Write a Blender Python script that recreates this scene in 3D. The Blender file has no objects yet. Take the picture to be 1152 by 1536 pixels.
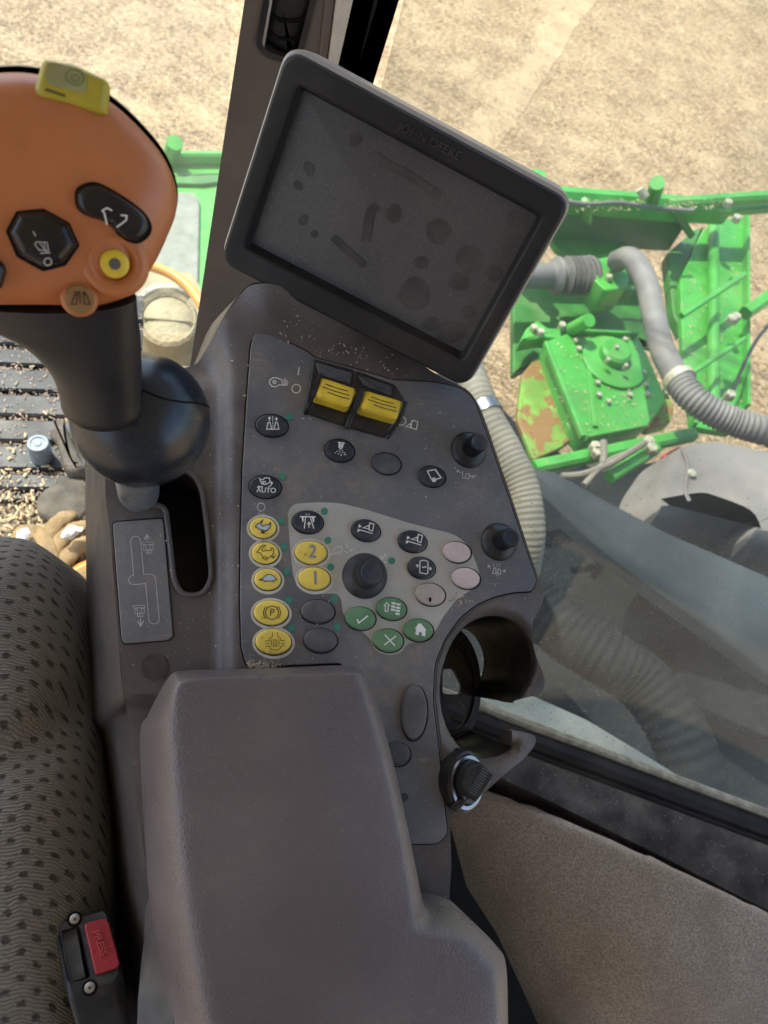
import bpy, bmesh, math, random
from mathutils import Vector, Matrix
from mathutils.geometry import delaunay_2d_cdt, intersect_line_line
R_ = random.Random(7)
S = bpy.context.scene
COL = S.collection
F = 1153.0
CAMP = Vector((0, 0, 3.1))
# ---------------------------------------------------------------- view basis (pixels of the 1152x1536 photo)
def craw(px, py): return Vector(((px - 576) / F, -(py - 768) / F, -1.0))
zc = -craw(300, 1450).normalized()
yc = (Vector((0, 1, 0)) - zc * zc.y).normalized()
xc = yc.cross(zc)
RW = Matrix((xc, yc, zc))
def ray(px, py): return RW @ craw(px, py)

class Frame:
    """a plane in the world: origin, two axes in it and its normal"""
    def __init__(s, o, u, v, w): s.o, s.u, s.v, s.w = o, u, v, w
    def uv(s, px, py, h=0.0):
        r = ray(px, py); t = (s.o + s.w * h - CAMP).dot(s.w) / r.dot(s.w)
        d = CAMP + r * t - s.o
        return (d.dot(s.u), d.dot(s.v))
    def uvs(s, pts, h=0.0): return [s.uv(p[0], p[1], h) for p in pts]
    def p(s, u, v, h=0.0): return s.o + s.u * u + s.v * v + s.w * h
    def P(s, px, py, h=0.0): return s.p(*s.uv(px, py, h), h)
def facing(px, py, depth):
    o = CAMP + ray(px, py) * depth
    w = -ray(px, py).normalized()
    v = RW @ Vector((0, 1, 0)); v = (v - w * v.dot(w)).normalized()
    return Frame(o, v.cross(w), v, w)
def level(z):
    return Frame(Vector((0, 0, z)), Vector((1, 0, 0)), Vector((0, 1, 0)), Vector((0, 0, 1)))
def G(px, py, z): return level(z).P(px, py)
CO = facing(295, 985, 0.45 / ray(295, 985).length)      # console plane
# ---------------------------------------------------------------- 2D outlines
def ell(cx, cy, rx, ry, rot=0, n=40):
    c, s = math.cos(math.radians(rot)), math.sin(math.radians(rot)); o = []
    for i in range(n):
        a = 2 * math.pi * i / n; x, y = rx * math.cos(a), ry * math.sin(a)
        o.append((cx + x * c - y * s, cy + x * s + y * c))
    return o
def rpoly(pts, r=6, n=5):
    """round the corners; a point may carry its own radius"""
    o = []; N = len(pts)
    for i in range(N):
        a, b, c = Vector(pts[i - 1][:2]), Vector(pts[i][:2]), Vector(pts[(i + 1) % N][:2])
        rr = pts[i][2] if len(pts[i]) > 2 else r
        if rr <= 0: o.append(tuple(b)); continue
        d1, d2 = a - b, c - b
        q = min(rr, d1.length * .48, d2.length * .48)
        p1, p2 = b + d1.normalized() * q, b + d2.normalized() * q
        for k in range(n + 1):
            t = k / n
            o.append(tuple(p1 * (1 - t) ** 2 + b * 2 * t * (1 - t) + p2 * t * t))
    return o
def spl(pts, n=6, closed=True):
    P = [Vector(p) for p in pts]; N = len(P); o = []
    for i in range(N if closed else N - 1):
        if closed: p0, p1, p2, p3 = P[i - 1], P[i], P[(i + 1) % N], P[(i + 2) % N]
        else: p0, p1, p2, p3 = P[max(i - 1, 0)], P[i], P[i + 1], P[min(i + 2, N - 1)]
        for k in range(n):
            t = k / n
            o.append(.5 * ((2 * p1) + (p2 - p0) * t + (2 * p0 - 5 * p1 + 4 * p2 - p3) * t * t + (3 * p1 - p0 - 3 * p2 + p3) * t ** 3))
    if not closed: o.append(P[-1])
    return [tuple(q) for q in o]
def zm(x0, y0, s, pts): return [(x0 + p[0] / s, y0 + p[1] / s) + tuple(p[2:]) for p in pts]
def area(p): return sum(p[i - 1][0] * p[i][1] - p[i][0] * p[i - 1][1] for i in range(len(p))) / 2
def inset(p, d):
    """move every vertex of a ccw outline inward by d"""
    o = []; N = len(p)
    for i in range(N):
        a, b, c = Vector(p[i - 1]), Vector(p[i]), Vector(p[(i + 1) % N])
        e1, e2 = (b - a), (c - b)
        if e1.length < 1e-9: e1 = e2
        if e2.length < 1e-9: e2 = e1
        e1.normalize(); e2.normalize()
        n1, n2 = Vector((-e1.y, e1.x)), Vector((-e2.y, e2.x))
        m = n1 + n2
        if m.length < 1e-6: m = n1
        m.normalize(); k = max(.45, m.dot(n1))
        q = b + m * (d / k); o.append((q.x, q.y))
    return o
def inset_c(p, d):
    cx = sum(a for a, b in p) / len(p); cy = sum(b for a, b in p) / len(p); o = []
    for a, b in p:
        l = math.hypot(a - cx, b - cy) + 1e-9; k = max(.15, 1 - d / l); o.append((cx + (a - cx) * k, cy + (b - cy) * k))
    return o
def seg_d(x, y, pl, closed=True):
    best = 1e9; n = len(pl)
    for i in range(n if closed else n - 1):
        ax, ay = pl[i][0], pl[i][1]; bx, by = pl[(i + 1) % n][0], pl[(i + 1) % n][1]; dx, dy = bx - ax, by - ay; q = dx * dx + dy * dy
        t = 0 if q < 1e-14 else max(0, min(1, ((x - ax) * dx + (y - ay) * dy) / q)); best = min(best, (ax + dx * t - x) ** 2 + (ay + dy * t - y) ** 2)
    return math.sqrt(best)
def inside(pt, poly):
    x, y = pt; c = False; j = len(poly) - 1
    for i in range(len(poly)):
        xi, yi = poly[i][0], poly[i][1]; xj, yj = poly[j][0], poly[j][1]
        if (yi > y) != (yj > y) and x < (xj - xi) * (y - yi) / (yj - yi) + xi: c = not c
        j = i
    return c
def sstep(a, b, x):
    t = max(0, min(1, (x - a) / (b - a))); return t * t * (3 - 2 * t)
# ---------------------------------------------------------------- mesh builder
class MB:
    def __init__(s): s.v = []; s.f = []
    def add(s, vs, fs):
        k = len(s.v); s.v += [Vector(q) for q in vs]; s.f += [tuple(i + k for i in f) for f in fs]
    def rings(s, rr, cap0=True, cap1=True, closed=True):
        n = len(rr[0]); vs = [q for r in rr for q in r]; fs = []
        for k in range(len(rr) - 1):
            for i in range(n if closed else n - 1):
                j = (i + 1) % n
                fs.append((k * n + i, k * n + j, (k + 1) * n + j, (k + 1) * n + i))
        if cap0: fs.append(tuple(range(n))[::-1])
        if cap1: fs.append(tuple((len(rr) - 1) * n + i for i in range(n)))
        s.add(vs, fs); return s
    def puff(s, fr, out, h0, h1, r=.001, href=None, k=4, flare=0.0, uv=False, dome=0.0, cen=False):
        """solid on outline (photo pixels, seen at height href) from h0 up to h1 with a rounded rim"""
        q = list(out) if uv else fr.uvs(out, h1 if href is None else href)
        if area(q) < 0: q = q[::-1]
        ins_ = inset_c if cen else inset
        rr = [[fr.p(a, b, h0) for a, b in (inset(q, -flare) if flare else q)]]
        for i in range(k + 1):
            a = math.pi / 2 * i / k
            ins = r * (1 - math.cos(a)); hh = h1 - r + r * math.sin(a)
            rr.append([fr.p(x, y, hh) for x, y in ins_(q, ins)])
        if dome:
            cx = sum(a for a, b in q) / len(q); cy = sum(b for a, b in q) / len(q)
            qi = ins_(q, r)
            for t in (.75, .5, .25):
                rr.append([fr.p(cx + (x - cx) * t, cy + (y - cy) * t, h1 + dome * (1 - t * t)) for x, y in qi])
        else:
            rr.append([fr.p(x, y, h1) for x, y in ins_(q, r * 1.25 + .0001)])
        s.rings(rr)
        return s
    def tube(s, path, r, seg=14, cap=True):
        path = [Vector(p) for p in path]; n = len(path); rr = []; up = None
        for i, p in enumerate(path):
            t = (path[min(i + 1, n - 1)] - path[max(i - 1, 0)]).normalized()
            if up is None: up = t.orthogonal().normalized()
            up = (up - t * up.dot(t)).normalized(); b = t.cross(up)
            q = r(i / (n - 1)) if callable(r) else r
            rr.append([p + (up * math.cos(2 * math.pi * k / seg) + b * math.sin(2 * math.pi * k / seg)) * q for k in range(seg)])
        s.rings(rr, cap, cap); return s
    def bar(s, A, B, w, h, bev=.004, up=Vector((0, 0, 1))):
        A, B = Vector(A), Vector(B); t = (B - A).normalized(); sd = t.cross(up).normalized(); uu = sd.cross(t)
        b = min(bev, w * .3, h * .3); pr = [(-w/2+b, -h/2), (w/2-b, -h/2), (w/2, -h/2+b), (w/2, h/2-b), (w/2-b, h/2), (-w/2+b, h/2), (-w/2, h/2-b), (-w/2, -h/2+b)]
        s.rings([[p + sd * a + uu * c for a, c in pr] for p in (A, B)]); return s
    def ball(s, c, r, n=12, sx=(1, 1, 1), ax=None):
        c = Vector(c); M = ax or Matrix.Identity(3); rr = []
        for i in range(1, n):
            a = math.pi * i / n
            rr.append([c + M @ Vector((math.sin(a) * math.cos(2*math.pi*k/(2*n)) * r * sx[0], math.sin(a) * math.sin(2*math.pi*k/(2*n)) * r * sx[1], math.cos(a) * r * sx[2])) for k in range(2 * n)])
        s.rings(rr); return s
    def sheet(s, fr, out, hf, holes=(), grid=10.0, skirt=0.0, down=None):
        """triangulated skin over an outline given in photo pixels; hf(px,py) is its height over the frame"""
        pts = [tuple(p[:2]) for p in out]; edges = [(i, (i + 1) % len(pts)) for i in range(len(pts))]
        for hl in holes:
            k = len(pts); pts += [tuple(p[:2]) for p in hl]; edges += [(k + i, k + (i + 1) % len(hl)) for i in range(len(hl))]
        xs = [p[0] for p in out]; ys = [p[1] for p in out]
        allp = list(pts); x = min(xs)
        while x < max(xs):
            y = min(ys)
            while y < max(ys):
                q = (x + R_.uniform(-.05, .05), y + R_.uniform(-.05, .05))
                if inside(q, out) and not any(inside(q, h) for h in holes) and min((q[0]-p[0])**2 + (q[1]-p[1])**2 for p in pts) > (grid * .45) ** 2: allp.append(q)
                y += grid
            x += grid
        V, E, FF, *_ = delaunay_2d_cdt([Vector(p) for p in allp], edges, [], 0, 1e-5)
        fs = []
        for f in FF:
            c = (sum(V[i].x for i in f) / len(f), sum(V[i].y for i in f) / len(f))
            if inside(c, out) and not any(inside(c, h) for h in holes): fs.append(tuple(f))
        s.add([fr.P(p.x, p.y, hf(p.x, p.y)) for p in V], fs)
        if skirt:
            dv = down or -fr.w
            for loop in [out] + list(holes):
                top = [fr.P(p[0], p[1], hf(p[0], p[1])) for p in loop]
                s.rings([top, [q + dv * skirt for q in top]], False, False)
        return s
    def pad(s, fr, out, hf, wall, spacing, steps=(.06, .16, .3)):
        """upholstered body over an outline in the frame's own metres: hf(u,v) gives the height, wall its depth"""
        q = [tuple(p[:2]) for p in out]
        if area(q) < 0: q = q[::-1]
        allp = list(q); edges = [(i, (i + 1) % len(q)) for i in range(len(q))]
        for st in steps:
            d = st * spacing * 3
            for p in inset(q, d):
                if inside(p, q) and seg_d(p[0], p[1], q) > d * .9: allp.append(p)
        xs = [p[0] for p in q]; ys = [p[1] for p in q]; x = min(xs)
        while x < max(xs):
            y = min(ys)
            while y < max(ys):
                c = (x + R_.uniform(-.1, .1) * spacing, y + R_.uniform(-.1, .1) * spacing)
                if inside(c, q) and seg_d(c[0], c[1], q) > spacing * .95: allp.append(c)
                y += spacing
            x += spacing
        V, E, FF, *_ = delaunay_2d_cdt([Vector(p) for p in allp], edges, [], 0, 1e-7)
        fs = [tuple(f) for f in FF if inside((sum(V[i].x for i in f) / len(f), sum(V[i].y for i in f) / len(f)), q)]
        s.add([fr.p(p.x, p.y, hf(p.x, p.y)) for p in V], fs)
        top = [fr.p(a, b, hf(a, b)) for a, b in q]; s.rings([top, [p - fr.w * wall for p in top]], False, False); return s
    def stroke(s, fr, pts, w, h, closed=False):
        """flat printed line, width in photo pixels"""
        P = [Vector(p[:2]) for p in pts]; N = len(P); L = []; Q = []
        for i in range(N):
            a = P[i - 1] if (closed or i > 0) else P[i]
            c = P[(i + 1) % N] if (closed or i < N - 1) else P[i]
            e1, e2 = P[i] - a, c - P[i]
            if e1.length < 1e-6: e1 = e2
            if e2.length < 1e-6: e2 = e1
            if e1.length < 1e-6: e1 = e2 = Vector((1, 0))
            e1.normalize(); e2.normalize()
            m = Vector((-e1.y - e2.y, e1.x + e2.x))
            if m.length < 1e-3: m = Vector((-e1.y, e1.x))
            m.normalize(); k = max(.5, m.dot(Vector((-e1.y, e1.x))))
            L.append(P[i] + m * w / 2 / k); Q.append(P[i] - m * w / 2 / k)
        vs = [fr.P(p.x, p.y, h) for p in L + Q]
        s.add(vs, [(i, (i + 1) % N, N + (i + 1) % N, N + i) for i in range(N if closed else N - 1)])
        return s
    def poly(s, fr, pts, h): s.add([fr.P(p[0], p[1], h) for p in pts], [tuple(range(len(pts)))]); return s
    def text(s, fr, body, cx, cy, size, ang, h, ext=0.0, sx=1.0, bold=0.0):
        cu = bpy.data.curves.new('t', 'FONT'); cu.body = body; cu.align_x = 'CENTER'; cu.align_y = 'CENTER'; cu.size = 1; cu.offset = bold; cu.extrude = .5 if ext else 0
        o = bpy.data.objects.new('t', cu); COL.objects.link(o); dg = bpy.context.evaluated_depsgraph_get()
        me = bpy.data.meshes.new_from_object(o.evaluated_get(dg))
        c, sn = math.cos(math.radians(ang)), math.sin(math.radians(ang)); vs = []
        for v in me.vertices:
            x, y = v.co.x * size * sx, v.co.y * size
            u, w_ = fr.uv(cx + x * c + y * sn, cy + x * sn - y * c, h)
            vs.append(fr.p(u, w_, h + (v.co.z + .5) * ext if ext else h))
        s.add(vs, [tuple(p.vertices) for p in me.polygons])
        bpy.data.objects.remove(o); bpy.data.curves.remove(cu); bpy.data.meshes.remove(me); return s
    def build(s, name, mat, parent=None, sharp=38, label=None, cat=None, group=None, kind=None, recalc=True):
        root = parent
        while root is not None and root.parent is not None: root = root.parent
        if root is not None: off = root.location.copy()
        else:
            n = len(s.v); off = Vector((sum(v.x for v in s.v) / n, sum(v.y for v in s.v) / n, min(v.z for v in s.v)))
        me = bpy.data.meshes.new(name); me.from_pydata([v - off for v in s.v], [], s.f)
        if recalc:
            bm = bmesh.new(); bm.from_mesh(me); bmesh.ops.recalc_face_normals(bm, faces=bm.faces); bm.to_mesh(me); bm.free()
        me.polygons.foreach_set('use_smooth', [True] * len(me.polygons))
        me.set_sharp_from_angle(angle=math.radians(sharp)); me.materials.append(mat); me.update()
        o = bpy.data.objects.new(name, me); COL.objects.link(o)
        if parent is not None: o.parent = parent
        else: o.location = off
        tag(o, label, cat, group, kind); return o
def tag(o, label=None, cat=None, group=None, kind=None):
    if label: o['label'] = label
    if cat: o['category'] = cat
    if group: o['group'] = group
    if kind: o['kind'] = kind
    return o
def thing(name, loc, label, cat, group=None):
    o = bpy.data.objects.new(name, None); COL.objects.link(o); o.location = loc; o.empty_display_size = .02
    return tag(o, label, cat, group)
# ---------------------------------------------------------------- materials
def nt(name):
    m = bpy.data.materials.new(name); m.use_nodes = True; t = m.node_tree; t.nodes.clear()
    out = t.nodes.new('ShaderNodeOutputMaterial'); return m, t, out
def N(t, typ, **kw):
    n = t.nodes.new(typ)
    for k, v in kw.items():
        if k.startswith('i_'):
            key = k[2:]; key = int(key) if key.isdigit() else key.replace('_', ' ')
            n.inputs[key].default_value = v
        else: setattr(n, k, v)
    return n
def L(t, a, b): t.links.new(a, b)
def ramp(t, src, a, b, c0=0.0, c1=1.0):
    m = N(t, 'ShaderNodeMapRange', interpolation_type='SMOOTHSTEP'); m.inputs[1].default_value = a; m.inputs[2].default_value = b; m.inputs[3].default_value = c0; m.inputs[4].default_value = c1
    L(t, src, m.inputs[0]); return m.outputs[0]
def mixc(t, fac, a, b):
    m = N(t, 'ShaderNodeMix', data_type='RGBA')
    if isinstance(fac, float): m.inputs[0].default_value = fac
    else: L(t, fac, m.inputs[0])
    for s_, i in ((a, 6), (b, 7)):
        if isinstance(s_, tuple): m.inputs[i].default_value = (*s_[:3], 1)
        else: L(t, s_, m.inputs[i])
    return m.outputs[2]
def math_(t, op, a, b=None):
    m = N(t, 'ShaderNodeMath', operation=op)
    for i, q in enumerate((a, b)):
        if q is None: continue
        if isinstance(q, (int, float)): m.inputs[i].default_value = q
        else: L(t, q, m.inputs[i])
    return m.outputs[0]
DUST = (.34, .28, .21)
def pm(name, col, rough=.5, var=.25, vs=30, dust=0.0, ds=40, speck=0.0, sps=260, bump=0.0, bs=900, btype='noise', metal=0.0, spec=.36, stain=None, dcol=DUST, scratch=0.0, coat=0.0, sss=0.0):
    m, t, out = nt(name); b = N(t, 'ShaderNodeBsdfPrincipled'); L(t, b.outputs[0], out.inputs[0])
    tc = N(t, 'ShaderNodeTexCoord').outputs['Object']
    def noise(sc, det=4, r=.55):
        n = N(t, 'ShaderNodeTexNoise'); n.inputs['Scale'].default_value = sc; n.inputs['Detail'].default_value = det; n.inputs['Roughness'].default_value = r
        L(t, tc, n.inputs['Vector']); return n.outputs['Fac']
    n1 = noise(vs)
    lo = tuple(c * (1 - var) for c in col); hi = tuple(min(1, c * (1 + var)) for c in col)
    c = mixc(t, ramp(t, n1, .3, .7), lo, hi)
    if stain:
        scol, ssc, a0, a1, amt = stain
        c = mixc(t, ramp(t, noise(ssc, 5, .65), a0, a1, 0, amt), c, scol)
    rg = ramp(t, noise(vs * 1.7), .3, .7, max(.03, rough - .07), min(1, rough + .07))
    if dust:
        df = math_(t, 'MULTIPLY', ramp(t, noise(ds, 6, .65), .42, .78, 0, dust), ramp(t, noise(ds * 22, 3, .7), .3, .75, .45, 1))
        c = mixc(t, df, c, dcol)
    if scratch:
        mp = N(t, 'ShaderNodeMapping'); mp.inputs['Scale'].default_value = (60, 900, 200); mp.inputs['Rotation'].default_value = (0, 0, .5); L(t, tc, mp.inputs[0])
        n = N(t, 'ShaderNodeTexNoise'); n.inputs['Scale'].default_value = 1; n.inputs['Detail'].default_value = 3; L(t, mp.outputs[0], n.inputs['Vector'])
        f = math_(t, 'MULTIPLY', ramp(t, n.outputs['Fac'], .6, .72, 0, scratch), ramp(t, noise(25, 2), .5, .62))
        c = mixc(t, f, c, DUST)
    if speck:
        for sc_, th, rr_ in ((sps * 1.7, .72, .13), (sps * .9, .9, .085)):
            v = N(t, 'ShaderNodeTexVoronoi'); v.inputs['Scale'].default_value = sc_; L(t, tc, v.inputs['Vector'])
            sz = math_(t, 'LESS_THAN', v.outputs['Distance'], rr_)
            sep = N(t, 'ShaderNodeSeparateColor'); L(t, v.outputs['Color'], sep.inputs[0])
            pick = math_(t, 'GREATER_THAN', sep.outputs[0], th)
            c = mixc(t, math_(t, 'MULTIPLY', math_(t, 'MULTIPLY', sz, pick), speck), c, (.5, .47, .4))
    L(t, c, b.inputs['Base Color']); L(t, rg, b.inputs['Roughness'])
    b.inputs['Metallic'].default_value = metal; b.inputs['Specular IOR Level'].default_value = spec
    if coat: b.inputs['Coat Weight'].default_value = coat; b.inputs['Coat Roughness'].default_value = .15
    if bump:
        if btype == 'leather':
            v = N(t, 'ShaderNodeTexVoronoi', feature='SMOOTH_F1'); v.inputs['Scale'].default_value = bs; v.inputs['Smoothness'].default_value = .6
            w = N(t, 'ShaderNodeTexNoise'); w.inputs['Scale'].default_value = bs * .4; L(t, tc, w.inputs['Vector'])
            mx = N(t, 'ShaderNodeVectorMath', operation='SCALE'); mx.inputs['Scale'].default_value = 1.3 / bs * 2; L(t, w.outputs['Color'], mx.inputs[0])
            ad = N(t, 'ShaderNodeVectorMath', operation='ADD'); L(t, tc, ad.inputs[0]); L(t, mx.outputs[0], ad.inputs[1]); L(t, ad.outputs[0], v.inputs['Vector'])
            hgt = v.outputs['Distance']
            hgt = math_(t, 'ADD', hgt, math_(t, 'MULTIPLY', noise(bs * 1.9, 2), .5))
        else: hgt = noise(bs, 3, .6)
        bp = N(t, 'ShaderNodeBump'); bp.inputs['Strength'].default_value = bump; bp.inputs['Distance'].default_value = .6 / bs
        L(t, hgt, bp.inputs['Height']); L(t, bp.outputs[0], b.inputs['Normal'])
    return m
def knit(name):
    m, t, out = nt(name); b = N(t, 'ShaderNodeBsdfPrincipled'); L(t, b.outputs[0], out.inputs[0])
    tc = N(t, 'ShaderNodeTexCoord').outputs['Object']
    w = N(t, 'ShaderNodeTexNoise'); w.inputs['Scale'].default_value = 9; L(t, tc, w.inputs['Vector'])
    sc = N(t, 'ShaderNodeVectorMath', operation='SCALE'); sc.inputs['Scale'].default_value = .006; L(t, w.outputs['Color'], sc.inputs[0])
    ad = N(t, 'ShaderNodeVectorMath', operation='ADD'); L(t, tc, ad.inputs[0]); L(t, sc.outputs[0], ad.inputs[1])
    w2 = N(t, 'ShaderNodeTexNoise'); w2.inputs['Scale'].default_value = 320; L(t, tc, w2.inputs['Vector'])
    sc2 = N(t, 'ShaderNodeVectorMath', operation='SCALE'); sc2.inputs['Scale'].default_value = .0013; L(t, w2.outputs['Color'], sc2.inputs[0])
    ad2 = N(t, 'ShaderNodeVectorMath', operation='ADD'); L(t, ad.outputs[0], ad2.inputs[0]); L(t, sc2.outputs[0], ad2.inputs[1])
    sp = N(t, 'ShaderNodeSeparateXYZ'); L(t, ad2.outputs[0], sp.inputs[0])
    kx, ky = 2 * math.pi / .0150, 2 * math.pi / .0086
    yy = math_(t, 'ADD', sp.outputs[1], math_(t, 'MULTIPLY', sp.outputs[2], -.8))
    yy = math_(t, 'ADD', yy, math_(t, 'MULTIPLY', sp.outputs[0], -.22))
    A = math_(t, 'SINE', math_(t, 'MULTIPLY', sp.outputs[0], kx)); B = math_(t, 'SINE', math_(t, 'MULTIPLY', yy, ky))
    d = math_(t, 'MULTIPLY', A, B)
    dim = ramp(t, math_(t, 'ADD', d, math_(t, 'MULTIPLY', math_(t, 'SUBTRACT', w2.outputs['Fac'], .5), 1.1)), .35, .95, 0, .85)                                  # dimples between the loops
    th = math_(t, 'SINE', math_(t, 'MULTIPLY', math_(t, 'ADD', yy, math_(t, 'MULTIPLY', A, .0003)), 2 * math.pi / .0014))
    th01 = ramp(t, th, -1, 1)
    n = N(t, 'ShaderNodeTexNoise'); n.inputs['Scale'].default_value = 700; n.inputs['Detail'].default_value = 3; L(t, tc, n.inputs['Vector'])
    base = mixc(t, th01, (.142, .132, .112), (.255, .24, .21))
    base = mixc(t, ramp(t, n.outputs['Fac'], .3, .75, 0, .5), base, (.25, .235, .21))
    c = mixc(t, dim, base, (.055, .050, .043))
    L(t, c, b.inputs['Base Color']); b.inputs['Roughness'].default_value = .95; b.inputs['Specular IOR Level'].default_value = .1
    h = math_(t, 'SUBTRACT', math_(t, 'MULTIPLY', th01, .4), dim)
    bp = N(t, 'ShaderNodeBump'); bp.inputs['Strength'].default_value = .9; bp.inputs['Distance'].default_value = .0012; L(t, h, bp.inputs['Height']); L(t, bp.outputs[0], b.inputs['Normal'])
    return m
def glass(name, haze=.1, hz=(.55, .54, .5), refl=.06, fine=.25):
    m, t, out = nt(name); tc = N(t, 'ShaderNodeTexCoord').outputs['Object']
    tr = N(t, 'ShaderNodeBsdfTransparent'); tr.inputs[0].default_value = (.93, .96, .94, 1)
    gl = N(t, 'ShaderNodeBsdfGlossy'); gl.inputs['Roughness'].default_value = .03
    fr = N(t, 'ShaderNodeLayerWeight'); fr.inputs[0].default_value = .5
    fac = math_(t, 'ADD', math_(t, 'MULTIPLY', math_(t, 'POWER', fr.outputs['Facing'], 5), .8), .022)
    m1 = N(t, 'ShaderNodeMixShader'); L(t, fac, m1.inputs[0]); L(t, tr.outputs[0], m1.inputs[1]); L(t, gl.outputs[0], m1.inputs[2])
    df = N(t, 'ShaderNodeBsdfDiffuse'); df.inputs[0].default_value = (*hz, 1); tl = N(t, 'ShaderNodeBsdfTranslucent'); tl.inputs[0].default_value = (*hz, 1)
    dd = N(t, 'ShaderNodeMixShader'); dd.inputs[0].default_value = .5; L(t, df.outputs[0], dd.inputs[1]); L(t, tl.outputs[0], dd.inputs[2])
    def noise(sc, det=4, r=.6):
        n = N(t, 'ShaderNodeTexNoise'); n.inputs['Scale'].default_value = sc; n.inputs['Detail'].default_value = det; n.inputs['Roughness'].default_value = r; L(t, tc, n.inputs['Vector']); return n.outputs['Fac']
    f = ramp(t, noise(5, 4), .3, .75, haze * .5, haze * 1.4)
    v = N(t, 'ShaderNodeTexVoronoi'); v.inputs['Scale'].default_value = 170; L(t, tc, v.inputs['Vector'])
    sep = N(t, 'ShaderNodeSeparateColor'); L(t, v.outputs['Color'], sep.inputs[0])
    sp = math_(t, 'MULTIPLY', math_(t, 'MULTIPLY', math_(t, 'LESS_THAN', v.outputs['Distance'], .16), math_(t, 'GREATER_THAN', sep.outputs[0], .62)), min(.8, fine * 1.7))
    sz_ = N(t, 'ShaderNodeSeparateXYZ'); L(t, tc, sz_.inputs[0]); low = math_(t, 'SUBTRACT', 1.0, ramp(t, sz_.outputs[2], .20, .55))
    sp = math_(t, 'MULTIPLY', sp, low)
    # wiped streaks
    mp = N(t, 'ShaderNodeMapping'); mp.inputs['Scale'].default_value = (9, 9, 70); mp.inputs['Rotation'].default_value = (.5, .3, .2); L(t, tc, mp.inputs[0])
    n3 = N(t, 'ShaderNodeTexNoise'); n3.inputs['Scale'].default_value = 1; n3.inputs['Detail'].default_value = 5; L(t, mp.outputs[0], n3.inputs['Vector'])
    stf = math_(t, 'MULTIPLY', ramp(t, n3.outputs['Fac'], .5, .8, 0, fine * .9), ramp(t, noise(4, 2), .45, .7))
    f = math_(t, 'MINIMUM', math_(t, 'ADD', math_(t, 'ADD', f, sp), stf), .85)
    m2 = N(t, 'ShaderNodeMixShader'); L(t, f, m2.inputs[0]); L(t, m1.outputs[0], m2.inputs[1]); L(t, dd.outputs[0], m2.inputs[2])
    L(t, m2.outputs[0], out.inputs[0]); return m
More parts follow.
